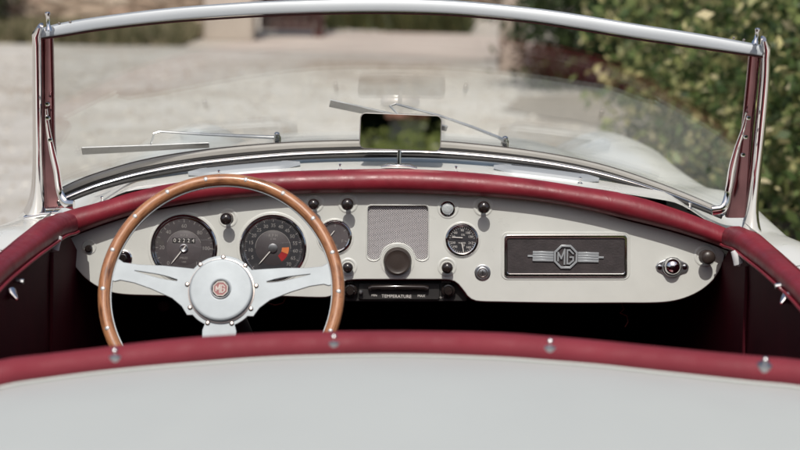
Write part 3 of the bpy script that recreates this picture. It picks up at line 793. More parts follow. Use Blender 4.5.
# flanks beside the cockpit: rear quarter, door, front quarter
def cap_out(Y):   # outer edge of door cap (x, z)
    return (.636 if Y > 1.9 else .636 - .02 * (1.9 - Y), .884 + .012 * sst(2.45, 2.62, Y) - .045 * sst(2.2, 1.6, Y) if False else .891 + .003 * sst(2.45, 2.62, Y) - .05 * (1 - sst(1.7, 2.25, Y)))
def flank(name, Y0, Y1, sgn, m, parent, n=16):
    bm = bmesh.new(); rows = []
    for j in range(n + 1):
        Y = Y0 + (Y1 - Y0) * j / n; xo, zo = cap_out(Y); s_ = shoulder(Y); row = []
        prof_ = [(xo - .004, zo - .004), (xo + .012, (zo + s_) / 2 + .003)] + [(x_, s_ + dz) for x_, dz in sideprof]
        for (x_, z_) in prof_: row.append(bm.verts.new(Vector((sgn * x_, Y, max(.22, z_)))))
        rows.append(row)
    for a, b in zip(rows, rows[1:]):
        for i in range(len(a) - 1): bm.faces.new((a[i], a[i+1], b[i+1], b[i]))
    return obj(name, bm, m, parent, angle=60)
for s_ in (-1, 1):
    flank('front_quarter', 2.459, 2.705, s_, M['paint'], body, 6)
    flank('rear_quarter', .56, 1.74, s_, M['paint'], body, 16)
    d_ = flank('door', 1.744, 2.455, s_, M['paint'], car, 16)
    # inner trim panel
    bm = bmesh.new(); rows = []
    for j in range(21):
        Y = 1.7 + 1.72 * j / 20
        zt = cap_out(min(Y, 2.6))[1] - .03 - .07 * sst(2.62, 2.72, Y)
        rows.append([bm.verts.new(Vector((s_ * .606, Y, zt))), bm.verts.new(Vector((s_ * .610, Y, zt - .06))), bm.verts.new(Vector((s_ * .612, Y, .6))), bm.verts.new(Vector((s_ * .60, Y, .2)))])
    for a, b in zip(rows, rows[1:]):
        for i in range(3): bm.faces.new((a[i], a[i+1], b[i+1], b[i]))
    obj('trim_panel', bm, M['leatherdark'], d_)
    bm = bmesh.new(); tube(bm, [Vector((s_ * .606, 2.52, .84)), Vector((s_ * .609, 2.50, .6)), Vector((s_ * .605, 2.48, .3))], .004, 8); obj('trim_seam', bm, M['leatherdark'], d_)
    # padded cap
    bm = bmesh.new(); cp = []; scl = []
    for j in range(40):
        t_ = j / 39; Y = 1.62 + (2.668 - 1.62) * t_; xo, zo = cap_out(Y)
        lift = -.010 * sst(.9, 1.0, t_)
        cp.append(Vector((s_ * (xo - .014 - .008 * sst(.75, 1, t_)), Y, zo - .016 + lift)))
        scl.append((.58 + .12 * sst(.6, 1, t_), .64 + .18 * sst(.6, 1, t_)))
    prof = [(-.032, .006), (-.027, .014), (-.012, .018), (.010, .017), (.024, .012), (.031, .002), (.033, -.012), (.030, -.026), (.022, -.030), (.012, -.018), (-.020, -.012), (-.032, -.006)]
    if s_ > 0: prof = prof
    else: prof = [(-a, b) for a, b in prof][::-1]
    prof = [(-a, b) for a, b in prof][::-1]
    sweep(bm, cp, prof, scales=scl); capo = obj('door_cap', bm, M['leather'], d_, angle=60)
    bm = bmesh.new(); tube(bm, [p + Vector((-s_ * (.0175 + .006 * k_ / 39), 0, -.0165 - .004 * sst(26, 39, k_))) for k_, p in enumerate(cp)], .0028, 8); obj('cap_piping', bm, M['leather'], d_)
    # latch
    c_ = P(793, 302, 2.25) if s_ > 0 else P(5, 297, 2.25)
    c_ = Vector((s_ * .575, c_.y, c_.z)) if False else c_
    bm = bmesh.new(); q0 = c_ + Vector((s_ * .02, .02, .014)); 
    lathe(bm, c_ + Vector((s_ * .012, .005, 0)), Vector((-s_, -.25, .1)), [(.023, -.02), (.023, .003), (.016, .006), (.010, .012), (0, .013)], 20)
    lt = obj('door_latch', bm, M['chrome'], d_)
    bm = bmesh.new(); tube(bm, [c_ + Vector((-s_ * .002, 0, .002)), c_ + Vector((-s_ * .014, -.012, .010)), c_ + Vector((-s_ * .024, -.02, .002))], .0068, 10, scales=[1, 1.3, .3])
    obj('latch_lever', bm, M['chrome'], d_)
    bm = bmesh.new(); tube(bm, [c_ + Vector((-s_ * .010, .03, .020)), c_ + Vector((-s_ * .022, .03, .018))], .0045, 8); obj('latch_pin', bm, M['satin'], d_)
    # small pear-shaped chrome bracket under pad end
    b0 = P(737, 259, 2.54) if s_ > 0 else P(56, 244, 2.54)
    bm = bmesh.new(); tube(bm, [b0 + Vector((-s_ * .008, 0, .014)), b0 + Vector((-s_*.002, -.002, .003)), b0 + Vector((s_ * .003, -.003, -.008)), b0 + Vector((s_*.004, -.003, -.012))], .0068, 12, scales=[(.6, .5), (1.0, .7), (1.35, .7), (.5, .3)], up=Vector((0, -1, 0)))
    obj('side_bracket', bm, mat('bright_bracket', (.62, .63, .64), .4, metal=.2), body)

# scuttle furniture ------------------------------------------------
def scut(px, py, dz=0):      # point on the scuttle surface seen at a pixel
    r = ray(px, py); Y = 2.70
    for _ in range(600):
        q_ = CAM + r * (Y / r.y)
        if abs(q_.x) < .66 and q_.z <= front_z(q_.x, Y): break
        Y += .001
    q_ = CAM + r * (Y / r.y); return q_ + Vector((0, 0, dz))
for (px_, py_) in ((102, 195), (219, 174), (340, 167), (456, 168), (580, 182), (690, 205)):
    a = P(px_, py_ + 2, Ypad(px_) + .045)
    a.z = front_z(a.x, a.y) + .0
    bm = bmesh.new(); lathe(bm, a, Vector((0, -.1, 1)), [(.0055, -.004), (.005, .0015), (.0022, .003), (.0022, .0085), (.0032, .0095), (.0032, .012), (0, .0135)], 14)
    obj('fastener_stud', bm, M['chrome'], body)
def vent(pxa, pxb, sgn):
    bm = bmesh.new(); k = 18; ptsl = []
    for i in range(k + 1):
        px_ = pxa + (pxb - pxa) * i / k
        Y = Ybase(px_) - .055; q_ = P(px_, 160, Y); ptsl.append(Vector((q_.x, Y, front_z(q_.x, Y) + .006)))
    sweep(bm, ptsl, [(-.021, -.006), (-.018, .0015), (-.004, .006), (.010, .006), (.020, 0), (.022, -.006)], scales=[(.45 + .55 * sst(0, .18, i / k) * sst(1, .85, i / k) if False else .4 + .6 * min(1, i / 3, (k - i) / 3), .5 + .5 * min(1, i / 2, (k - i) / 2)) for i in range(k + 1)])
    v_ = obj('demister_vent', bm, M['alurail'], car)
    bm = bmesh.new(); sweep(bm, [p + Vector((0, .002, .0062)) for p in ptsl[3:-3]], rrect(.006, .0016, .0006, 2)); obj('vent_slot', bm, M['black'], v_)
vent(188, 300, -1); vent(494, 600, 1)

# ---- rear-view mirror
mc = P(400.5, 132, 2.80)
al_ = math.radians(4.7); mn = Vector((-.012, -math.cos(al_), math.sin(al_)))
mx1, mx2, mn = frame_of(mn); rr_ = math.radians(-1.0)
mq = 2.83 / FPX
mm = mobj('rear_view_mirror', plate_mesh([rrect(81.6*mq, 36.4*mq, 6*mq, 6)], .012, .002, frame_mx(mc, mx1, mx2, mn, -.0066, rr_)), mat('grey_mirror_back', (.22, .21, .20), .4), car)
mobj('mirror_glass', plate_mesh([rrect(79.6*mq, 34.4*mq, 5*mq, 6)], .0016, 0, frame_mx(mc, mx1, mx2, mn, .0000, rr_)), M['mirror'], mm, False)
bm = bmesh.new(); f0 = scut(399, 165); f0 = Vector((f0.x, 2.80, front_z(f0.x, 2.80)))
tube(bm, [f0 + Vector((0, 0, 0)), f0 + Vector((0, .003, .02)), mc - mn * .012], .0042, 10); obj('mirror_stem', bm, M['chrome'], mm)
bm = bmesh.new(); sweep(bm, [f0 + Vector((-.034, 0, .002)), f0 + Vector((-.02, 0, .005)), f0 + Vector((.02, 0, .005)), f0 + Vector((.034, 0, .001))], rrect(.022, .006, .002, 3), scales=[(.5, .6), (1, 1), (1, 1), (.5, .6)]); obj('mirror_foot', bm, M['chrome'], mm)

# ---- wipers (outside the glass)
def strip(bm, pts_, w, t_, up_=Vector((0, -1, .3)).normalized()):
    sweep(bm, pts_, rrect(w, t_, min(w, t_) * .3, 2), up=up_)
def wiper(blade, arm, piv, wb):
    bm = bmesh.new(); bp = [P(*b) for b in blade]
    sweep(bm, bp, [(-.003, -.5), (.003, -.5), (.002, .5), (-.002, .5)], scales=[(1, x_ * 2.9 / FPX) for x_ in wb], up=Vector((0, -.4, 1)).normalized())
    w_ = obj('wiper', bm, M['wiperblade'], car, False)
    bm = bmesh.new(); tube(bm, [P(b[0], b[1] - wb[i] * .42, b[2] - .003) for i, b in enumerate(blade)], .0016, 8); obj('blade_holder', bm, M['satin'], w_)
    bm = bmesh.new(); ap = [P(*b) for b in arm]; tube(bm, ap, .0030, 8, scales=[.7 + .6 * i / (len(ap) - 1) for i in range(len(ap))]); obj('wiper_arm', bm, M['satin'], w_)
    bm = bmesh.new(); k_ = 2; e_ = P(arm[0][0] - 6, arm[0][1] + 2, arm[0][2] - .004); cb = min(range(len(bp)), key=lambda i: (bp[i] - e_).length)
    tube(bm, [P(*arm[0]), e_, bp[cb] + Vector((0, .004, .002))], .0022, 8); obj('blade_clip', bm, M['satin'], w_)
    pv = P(*piv); bm = bmesh.new(); lathe(bm, pv, Vector((0, -.25, 1)), [(.008, -.03), (.008, .000), (.006, .003), (.0055, .008), (.003, .010), (0, .0105)], 18); obj('wiper_pivot', bm, M['chrome'], w_)
    return w_
wiper([(82, 150.8, 2.93), (110, 149.6, 2.93), (150, 147.8, 2.93), (185, 146, 2.93), (209, 145, 2.93)], [(160, 131.5, 2.92), (205, 134.5, 2.93), (240, 136, 2.96), (277, 137.5, 2.97)], (277, 137, 2.97), [7.5, 7, 6, 5.5, 5])
wiper([(330, 103, 2.89), (360, 109.5, 2.897), (400, 118, 2.905), (425, 123.5, 2.912), (447, 128.5, 2.918)], [(396, 104, 2.925), (440, 116, 2.935), (472, 127, 2.945), (497, 137, 2.96), (505, 141, 2.97)], (505, 141, 2.97), [7.5, 7, 6, 5.5, 5])
bm = bmesh.new(); strip(bm, [P(155, 148, 2.92), P(180, 141, 2.925), P(207, 134.5, 2.93)], .003, .003); 
bm.free()

# ---- rear deck and rail
def deckz(x, Y): 
    e = sst(.5, .66, abs(x))
    z = .874 - .135 * x * x - .18 * max(0, 1.35 - Y) ** 2
    return z * (1 - e) + (shoulder(Y)) * e
def Yrail(x): return 1.885 - .10 * (x / .6) ** 2 
rT = [(-60,383),(0,362.5),(50,356),(100,350),(150,344),(200,339),(250,336),(300,334.2),(400,333.2),(500,335),(550,338.5),(600,343),(650,348),(700,353),(750,357.5),(800,362),(860,374)]
rB = [(-60,408),(0,387),(50,378.5),(100,372),(150,367),(200,363),(250,359),(300,356.5),(400,354.8),(500,358),(550,361.5),(600,365.5),(650,371),(700,376.5),(750,382),(800,387),(860,398)]
def Yr(px): return 1.868 - .07 * ((px - 400) / 400) ** 2
eL = [P(q_[0], q_[1] + .3, Yr(q_[0]) - .024) for q_ in interp(rB, 80)]
def edge(x):
    for a, b in zip(eL, eL[1:]):
        if a.x <= x <= b.x:
            t_ = (x - a.x) / (b.x - a.x); return a.y + (b.y - a.y) * t_, a.z + (b.z - a.z) * t_ - .002
    q_ = eL[0] if x < 0 else eL[-1]; return q_.y, q_.z - .002
bm = bmesh.new(); rows = []
for j in range(41):
    rows.append([])
    for i in range(61):
        x = -.66 + 1.32 * i / 60; xe = max(-.60, min(.60, x)); y1, ze = edge(xe)
        Y = .56 + (y1 - .56) * (j / 40); f_ = 1 - sst(0, 1.1, y1 - Y)
        f_ *= 1 - sst(.56, .66, abs(x)); z = deckz(x, Y) * (1 - f_) + (ze + .016 * (1 - math.exp(-(y1 - Y) / .12))) * f_
        rows[-1].append(bm.verts.new(Vector((x, Y, z))))
for a, b in zip(rows, rows[1:]):
    for i in range(60): bm.faces.new((a[i], a[i+1], b[i+1], b[i]))
tl = [bm.verts.new(Vector((v.co.x, .50, .30))) for v in rows[0]]
for i in range(60): bm.faces.new((rows[0][i], rows[0][i+1], tl[i+1], tl[i]))
dk = obj('rear_deck', bm, M['deck'], car, angle=60); dk['label'] = 'smooth cream rear deck in the foreground'
a_ = interp(rT, 60); b_ = interp(rB, 60); pr = []; sr = []
def Yr(px): return 1.868 - .07 * ((px - 400) / 400) ** 2
for p_, q_ in zip(a_, b_):
    A_ = P(p_[0], p_[1], Yr(p_[0])); B_ = P(q_[0], q_[1], Yr(q_[0]) - .02)
    pr.append((A_ + B_) / 2); sr.append((1, ((A_ - B_).length) / 2 / .015))
bm = bmesh.new(); sweep(bm, pr, circle(.020, 18, .0165), scales=sr)
rail = obj('rear_cockpit_roll', bm, M['leather2'], car); rail['label'] = 'maroon padded roll along the rear edge of the cockpit with chrome studs'
bm = bmesh.new(); tube(bm, [P(q_[0], q_[1] + .3, Yr(q_[0]) - .026) for q_ in b_], .0022, 8); obj('roll_edging', bm, M['deck'], rail)
for (px_, py_) in ((115, 352), (334, 338), (550, 342.5), (765, 361)):
    bm = bmesh.new(); c_ = P(px_, py_ + 2.5, Yr(px_) - .020)
    lathe(bm, c_, Vector((0, -.2, 1)), [(.0105, -.010), (.0112, -.001), (.0106, .0006), (.007, .0020), (.0036, .0030), (.0030, .0045), (.0038, .0055), (.0038, .0072), (.0024, .0086), (0, .0090)], 20)
    st = obj('fastener_stud', bm, mat('dull_nickel', (.42, .42, .43), .34, metal=1, var=.1, vs=80), rail)

# ---- cockpit interior
def quadbox(name, x0, x1, y0, y1, z0, z1, m, parent=car, bev=.02, seg=3):
    bm = bmesh.new(); box(bm, ((x0+x1)/2, (y0+y1)/2, (z0+z1)/2), x1-x0, y1-y0, z1-z0)
    if bev: bmesh.ops.bevel(bm, geom=bm.edges[:], offset=bev, segments=seg, affect='EDGES')
    return obj(name, bm, m, parent)
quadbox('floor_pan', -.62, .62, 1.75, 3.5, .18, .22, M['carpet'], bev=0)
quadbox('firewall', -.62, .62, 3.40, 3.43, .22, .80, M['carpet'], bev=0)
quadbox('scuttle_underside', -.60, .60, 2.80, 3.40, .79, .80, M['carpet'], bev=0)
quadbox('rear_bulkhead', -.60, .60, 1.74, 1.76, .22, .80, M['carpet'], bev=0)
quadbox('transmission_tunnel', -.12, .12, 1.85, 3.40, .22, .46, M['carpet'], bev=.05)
for sx_ in (-.31, .31):
    st = quadbox('seat', sx_ - .24, sx_ + .24, 2.06, 2.55, .24, .42, M['leather'], bev=.05)
    bm = bmesh.new(); box(bm, (sx_, 2.00, .55), .44, .10, .42, Matrix.Rotation(math.radians(12), 3, 'X')); bmesh.ops.bevel(bm, geom=bm.edges[:], offset=.04, segments=4, affect='EDGES')
    obj('backrest', bm, M['leather'], st)
bm = bmesh.new(); o_ = P(163, 306, 2.95); lathe(bm, o_, Vector((0, -1, .2)), [(.0115, -.02), (.0115, 0), (.009, .003), (.004, .0035), (.0035, .001), (0, .001)], 24); obj('rubber_grommet', bm, mat('dull_red_rubber', (.05, .012, .012), .6), car)
bm = bmesh.new(); tube(bm, [P(*p) for p in ((622, 304, 2.78), (624, 309, 2.78), (620, 313, 2.785), (627, 316, 2.79), (628, 322, 2.79), (625, 327, 2.79))], .0012, 6); obj('loose_wire', bm, M['wirecol'], car)
bm = bmesh.new(); tube(bm, [P(*p) for p in ((265, 297, 2.76), (268, 303, 2.76), (275, 305, 2.76), (283, 303, 2.76), (286, 297, 2.76))], .0013, 6); obj('cable_loop', bm, M['wirecol'], car)
# wheels on the ground
for sx_ in (-.62, .62):
    for yy in (1.35, 4.15):
        bm = bmesh.new(); lathe(bm, Vector((sx_, yy, .31)), Vector((1 if sx_ > 0 else -1, 0, 0)), [(.20, -.07), (.27, -.075), (.30, -.06), (.31, -.03), (.31, .03), (.30, .06), (.27, .075), (.20, .07)], 40)
        t_ = obj('road_wheel', bm, M['tyre'], car)
        bm = bmesh.new(); lathe(bm, Vector((sx_, yy, .31)), Vector((1 if sx_ > 0 else -1, 0, 0)), [(.205, .06), (.19, .04), (.10, .045), (.06, .06), (0, .065)], 32); obj('wheel_disc', bm, M['paint'], t_)

# ================================================================== GROUND AND BACKGROUND
def ground_mat():
    m, t, b = nt('pale_dusty_gravel'); v = coordn(t)
    n1 = noise(t, .35, 6, .6, v, .6); n2 = noise(t, 40, 4, .7, v); n3 = noise(t, 2.2, 6, .6, v)
    c = ramp(t, n1, [(.34, (.36, .315, .27)), (.44, (.46, .44, .405)), (.58, (.52, .51, .485)), (.68, (.40, .36, .315))])
    c2 = ramp(t, n3, [(.35, (.80, .78, .75)), (.6, (1, 1, 1))]); c3 = ramp(t, n2, [(.3, (.84, .83, .81)), (.65, (1.0, 1, 1))])
    def mul(a, b_):
        x = t.nodes.new('ShaderNodeMix'); x.data_type = 'RGBA'; x.blend_type = 'MULTIPLY'; x.inputs[0].default_value = 1
        t.links.new(a, x.inputs[6]); t.links.new(b_, x.inputs[7]); return x.outputs[2]
    t.links.new(mul(mul(c, c2), c3), b.inputs['Base Color']); b.inputs['Roughness'].default_value = .95
    b.inputs['Specular IOR Level'].default_value = .2
    bump(t, b, n2, .5, .01); return m
bm = bmesh.new(); bmesh.ops.create_grid(bm, x_segments=40, y_segments=40, size=300)
g = obj('ground', bm, ground_mat(), None, False); tag(g, 'pale dusty gravel yard', None, kind='structure')
# brownish earth patch along the far side
def patch(name, ptsl, z, m, label):
    bm = bmesh.new(); c_ = sum((Vector(p) for p in ptsl), Vector((0, 0))) / len(ptsl)
    n_ = 90; vs = []
    ip = interp(list(ptsl) + [ptsl[0]], n_ + 1)[:-1]
    for k, p_ in enumerate(ip):
        j = 1 + .03 * math.sin(k * .42) + .02 * math.sin(k * 1.1 + 1)
        vs.append(bm.verts.new(Vector((c_.x + (p_[0] - c_.x) * j, c_.y + (p_[1] - c_.y) * j, z))))
    bm.faces.new(vs); bmesh.ops.triangulate(bm, faces=bm.faces[:])
    o = obj(name, bm, m, None, False); tag(o, label, None, kind='structure'); return o
earth = mat('pinkish_earth', (.50, .45, .405), .95, var=.12, vs=.9, bs=.6, bscale=12, bd=.02, spec=.2)
patch('earth_track', [(-5, 19.5), (0, 18.3), (3, 18), (8, 19), (10, 40), (2, 60), (-8, 60), (-5, 30)], .008, earth, 'bare pinkish earth beyond the yard')

shadow_tone = mat('shadow_toned_ground', (.25, .225, .19), .95, var=.2, vs=1.2, bs=.6, bscale=12, bd=.02, spec=.2)
patch('painted_shadow', [(.85, 12.4), (1.6, 11.2), (3.0, 10.4), (4, 12), (3.4, 13.2), (2, 13.7), (1.1, 13.4)], .012, shadow_tone, 'painted shadow band crossing the yard near the hedge')  # flat dark patch standing in for a shadow across the yard
patch('hedge_earth', [(1.0, 4.5), (1.15, 8.5), (1.3, 10.6), (2.2, 10.9), (3.2, 9), (3.2, 4), (2, 2.8), (1.1, 3)], .010, mat('hedge_soil', (.20, .17, .13), .95, var=.3, vs=2, bs=.6, bscale=12, bd=.02, spec=.2), 'brown soil under the hedge')
def pebbles(n_):
    x = rng.uniform(-7, 2.6, n_); y = rng.uniform(5.5, 17, n_); sz_ = rng.uniform(.008, .035, n_) * rng.uniform(.5, 1, n_); V = []; F = []
    for k in range(n_):
        b_ = len(V); a_ = rng.uniform(0, 6.28); w_ = sz_[k]; h_ = w_ * .6
        for q_ in range(4): V.append((x[k] + w_ * math.cos(a_ + q_ * 1.571) * rng.uniform(.7, 1.2), y[k] + w_ * math.sin(a_ + q_ * 1.571) * rng.uniform(.7, 1.2), .0))
        V.append((x[k], y[k], h_)); F += [(b_ + q_, b_ + (q_ + 1) % 4, b_ + 4) for q_ in range(4)]
    me = bpy.data.meshes.new('gravel'); me.from_pydata(V, [], F); me.materials.append(gravm)
    o = bpy.data.objects.new('gravel', me); COL.objects.link(o); tag(o, 'loose stones scattered over the dusty yard', 'gravel', kind='stuff')
gravm, t_, b_ = nt('loose_stones'); g_ = t_.nodes.new('ShaderNodeNewGeometry')
t_.links.new(ramp(t_, g_.outputs['Random Per Island'], [(0, (.16, .13, .10)), (.5, (.34, .30, .25)), (1, (.55, .53, .48))]), b_.inputs['Base Color']); b_.inputs['Roughness'].default_value = .95
pebbles(9000)
def leafmat(name, cols, trans=.3):
    m, t, b = nt(name)
    gm = t.nodes.new('ShaderNodeNewGeometry')
    c = ramp(t, gm.outputs['Random Per Island'], cols)
    t.links.new(c, b.inputs['Base Color']); b.inputs['Roughness'].default_value = .5
    b.inputs['Specular IOR Level'].default_value = .35
    tr = t.nodes.new('ShaderNodeBsdfTranslucent'); t.links.new(c, tr.inputs[0])
    mx_ = t.nodes.new('ShaderNodeMixShader'); mx_.inputs[0].default_value = trans
    out_ = t.nodes['Material Output']
    t.links.new(b.outputs[0], mx_.inputs[1]); t.links.new(tr.outputs[0], mx_.inputs[2]); t.links.new(mx_.outputs[0], out_.inputs[0])
    return m
LM = {
 'variegated': leafmat('variegated_leaves', [(.0, (.026, .048, .016)), (.32, (.078, .125, .040)), (.56, (.155, .205, .070)), (.74, (.29, .31, .12)), (.90, (.52, .48, .23)), (1, (.62, .55, .36))]),
 'dark': leafmat('dark_leaves', [(0, (.012, .022, .008)), (.6, (.028, .048, .014)), (1, (.07, .10, .03))]),
 'olive': leafmat('olive_leaves', [(0, (.04, .05, .02)), (.6, (.09, .10, .035)), (1, (.20, .17, .07))]),
 'grass': leafmat('grass_blades', [(0, (.11, .12, .06)), (.6, (.24, .22, .13)), (1, (.40, .34, .23))], .4),
 'lime': leafmat('yellow_green_leaves', [(0, (.16, .20, .06)), (.6, (.32, .38, .12)), (1, (.50, .52, .20))], .5)}
def leaves_np(cent, nrm_bias, size, asp=.55):
    n_ = len(cent)
    d = rng.normal(size=(n_, 3)); d[:, 2] += nrm_bias; d /= np.linalg.norm(d, axis=1)[:, None]
    a = rng.normal(size=(n_, 3)); a -= (a * d).sum(1)[:, None] * d; a /= np.linalg.norm(a, axis=1)[:, None]
    b = np.cross(d, a); s = size * rng.uniform(.4, 1.5, n_)[:, None]
    v = np.stack([cent - a * s, cent + b * s * asp * .9 + d * s * .12 - a * s * .1, cent + a * s, cent - b * s * asp * .9 + d * s * .12 - a * s * .1], 1)
    return v.reshape(-1, 3)
def mesh_quads(name, V):
    n_ = len(V) // 4; me = bpy.data.meshes.new(name)
    me.vertices.add(len(V)); me.vertices.foreach_set('co', V.astype(np.float32).ravel())
    me.loops.add(4 * n_); me.loops.foreach_set('vertex_index', np.arange(4 * n_, dtype=np.int32))
    me.polygons.add(n_); me.polygons.foreach_set('loop_start', np.arange(0, 4 * n_, 4, dtype=np.int32))
    me.polygons.foreach_set('loop_total', np.full(n_, 4, np.int32)); me.update(); me.validate(); return me
def clumps(c, rad, nclump, per, cr, size, zmin=.02, bias=.4):
    out_ = []
    for k in range(nclump):
        d = rng.normal(size=3); d /= np.linalg.norm(d); r = rng.uniform(.55, 1.0) ** .6
        p = np.array(c) + d * np.array(rad) * r * (1 + .16 * math.sin(5 * d[0] + 3 * d[2] + k % 3))
        if p[2] < zmin: p[2] = rng.uniform(zmin, .5)
        q_ = p + rng.normal(size=(per, 3)) * cr * rng.uniform(.6, 1.3)
        out_.append(q_)
    q_ = np.concatenate(out_); q_ = q_[q_[:, 2] > zmin]; return leaves_np(q_, bias, size)
barkm = mat('bark', (.10, .075, .055), .9, var=.3, vs=12, bs=.8, bscale=30, bd=.02)
def shrub(name, c, rad, ncl, per, cr, size, lm, label, cat='shrub', group=None):
    t_ = empty(name, (c[0], c[1], 0)); tag(t_, label, cat, group)
    me = mesh_quads('foliage', clumps(c, rad, ncl, per, cr, size)); me.materials.append(LM[lm])
    o = bpy.data.objects.new('foliage', me); COL.objects.link(o); o.parent = t_; o.matrix_parent_inverse = Matrix.Translation(-t_.location)
    bm = bmesh.new()
    for k in range(7):
        a = 2 * PI * k / 7 + random.uniform(-.3, .3); e_ = Vector((c[0] + rad[0] * .6 * math.cos(a), c[1] + rad[1] * .6 * math.sin(a), c[2] + rad[2] * .3))
        b0_ = Vector((c[0] + .08 * math.cos(a), c[1] + .08 * math.sin(a), 0)); mid_ = b0_.lerp(e_, .5) + Vector((0, 0, .15))
        tube(bm, [b0_, mid_, e_], .025, 7, scales=[1, .7, .3])
    obj('stem', bm, barkm, t_); return t_
def tree(name, x, y, th, tr, cr_c, rad, ncl, per, cr, size, lm, label, group=None):
    t_ = empty(name, (x, y, 0)); tag(t_, label, 'tree', group)
    bm = bmesh.new(); tp = Vector((x + random.uniform(-.2, .2), y, th))
    tube(bm, [Vector((x, y, -.05)), Vector((x + .05, y, th * .4)), tp, tp + Vector((.1, 0, rad[2] * .7))], tr, 12, scales=[1.25, .95, .75, .25])
    for k in range(6):
        a = 2 * PI * k / 6 + random.uniform(-.4, .4); e_ = tp + Vector((math.cos(a) * rad[0] * .6, math.sin(a) * rad[1] * .6, rad[2] * .5))
        tube(bm, [tp + Vector((0, 0, -.1)), tp.lerp(e_, .5) + Vector((0, 0, .1)), e_], tr * .45, 8, scales=[1, .7, .25])
    obj('trunk', bm, barkm, t_)
    me = mesh_quads('crown', clumps((x, y, cr_c), rad, ncl, per, cr, size)); me.materials.append(LM[lm])
    o = bpy.data.objects.new('crown', me); COL.objects.link(o); o.parent = t_; o.matrix_parent_inverse = Matrix.Translation(-t_.location)
    return t_
hg = 'shrubs of the hedge beside the car'
shrub('variegated_shrub', (2.40, 5.5, 1.05), (1.12, 1.1, 1.15), 420, 72, .12, .027, 'variegated', 'yellow-green leafy shrub nearest the right windscreen post', group=hg)
shrub('variegated_shrub', (2.50, 7.4, 1.05), (1.22, 1.2, 1.2), 420, 72, .13, .029, 'variegated', 'pale yellow leaved shrub seen through the right end of the windscreen', group=hg)
shrub('variegated_shrub', (2.50, 9.3, 1.05), (1.15, 1.2, 1.2), 380, 66, .14, .032, 'variegated', 'farthest variegated shrub, seen above the right end of the windscreen rail', group=hg)
shrub('variegated_shrub', (2.40, 3.7, .9), (1.05, 1.1, 1.1), 340, 66, .12, .027, 'variegated', 'leafy shrub beside the passenger door at the right edge', group=hg)
shrub('dark_shrub', (2.2, 14.5, .9), (1.05, 1.0, 1.1), 260, 70, .18, .04, 'dark', 'dark green shrub left of the variegated hedge, under the windscreen rail')
shrub('dark_shrub', (3.5, 13.0, 1.1), (1.3, 1.2, 1.3), 260, 70, .2, .045, 'dark', 'broad dark green shrub right behind the variegated hedge')
tree('dark_tree', 3.3, 17, 1.0, .14, 1.9, (1.9, 1.8, 2.0), 380, 70, .26, .055, 'dark', 'dark green tree above the middle right of the windscreen rail', 'dark trees beyond the yard')
tree('dark_tree', 6.6, 20, 1.4, .16, 2.4, (2.6, 2.4, 2.5), 280, 60, .32, .07, 'dark', 'dark tree standing behind the hedge to the right', 'dark trees beyond the yard')
shrub('leafy_corner_bush', (-5.62, 19.4, .95), (.5, .5, .85), 120, 50, .12, .035, 'dark', 'dark bush in front of the stone wall at the far left')

# stone wall
def stone_mat():
    m, t, b = nt('dry_stone'); v = coordn(t)
    mp = t.nodes.new('ShaderNodeMapping'); mp.inputs['Scale'].default_value = (1, 1, 2.0); t.links.new(v, mp.inputs[0])
    vo = t.nodes.new('ShaderNodeTexVoronoi'); vo.inputs['Scale'].default_value = 3.4; t.links.new(mp.outputs[0], vo.inputs['Vector'])
    vd = t.nodes.new('ShaderNodeTexVoronoi'); vd.feature = 'DISTANCE_TO_EDGE'; vd.inputs['Scale'].default_value = 3.4; t.links.new(mp.outputs[0], vd.inputs['Vector'])
    sep = t.nodes.new('ShaderNodeSeparateColor'); t.links.new(vo.outputs['Color'], sep.inputs[0])
    c = ramp(t, sep.outputs[0], [(0, (.22, .16, .115)), (.4, (.36, .28, .21)), (.75, (.46, .38, .30)), (1, (.30, .20, .145))])
    jn = ramp(t, vd.outputs[0], [(.0, (.35, .3, .26)), (.10, (1, 1, 1))])
    x = t.nodes.new('ShaderNodeMix'); x.data_type = 'RGBA'; x.blend_type = 'MULTIPLY'; x.inputs[0].default_value = .8
    t.links.new(c, x.inputs[6]); t.links.new(jn, x.inputs[7]); t.links.new(x.outputs[2], b.inputs['Base Color'])
    b.inputs['Roughness'].default_value = .95; bump(t, b, vd.outputs[0], 1, .08); return m
STM = stone_mat()
def wall(name, x0, y0, x1, y1, h, th, label, m=None, cat='wall'):
    bm = bmesh.new(); L_ = math.hypot(x1-x0, y1-y0); ang = math.atan2(y1-y0, x1-x0); nx = max(4, int(L_ / .35)); nz = max(3, int(h / .35))
    d = Vector((math.cos(ang), math.sin(ang), 0)); nn_ = Vector((math.sin(ang), -math.cos(ang), 0)); V = {}
    for f_ in (0, 1):
        for i in range(nx + 1):
            for k in range(nz + 1):
                jz = random.uniform(-.06, .08) if k == nz else 0
                V[f_, i, k] = bm.verts.new(Vector((x0, y0, 0)) + d * (L_ * i / nx) + nn_ * (th * (f_ - .5) + random.uniform(-.02, .02)) + Vector((0, 0, h * k / nz + jz)))
    for f_ in (0, 1):
        for i in range(nx):
            for k in range(nz): bm.faces.new((V[f_, i, k], V[f_, i+1, k], V[f_, i+1, k+1], V[f_, i, k+1]))
    for i in range(nx): bm.faces.new((V[0, i, nz], V[0, i+1, nz], V[1, i+1, nz], V[1, i, nz]))
    for k in range(nz):
        for i in (0, nx): bm.faces.new((V[0, i, k], V[0, i, k+1], V[1, i, k+1], V[1, i, k]))
    o = obj(name, bm, m or STM, None, False); tag(o, label, cat); return o
wall('stone_wall', -8.5, 20.6, -2.75, 20.6, 2.6, .45, 'long rough stone wall across the yard at the upper left')
plm = mat('pale_render', (.44, .38, .33), .9, var=.12, vs=2, bs=.4, bscale=20, bd=.01)
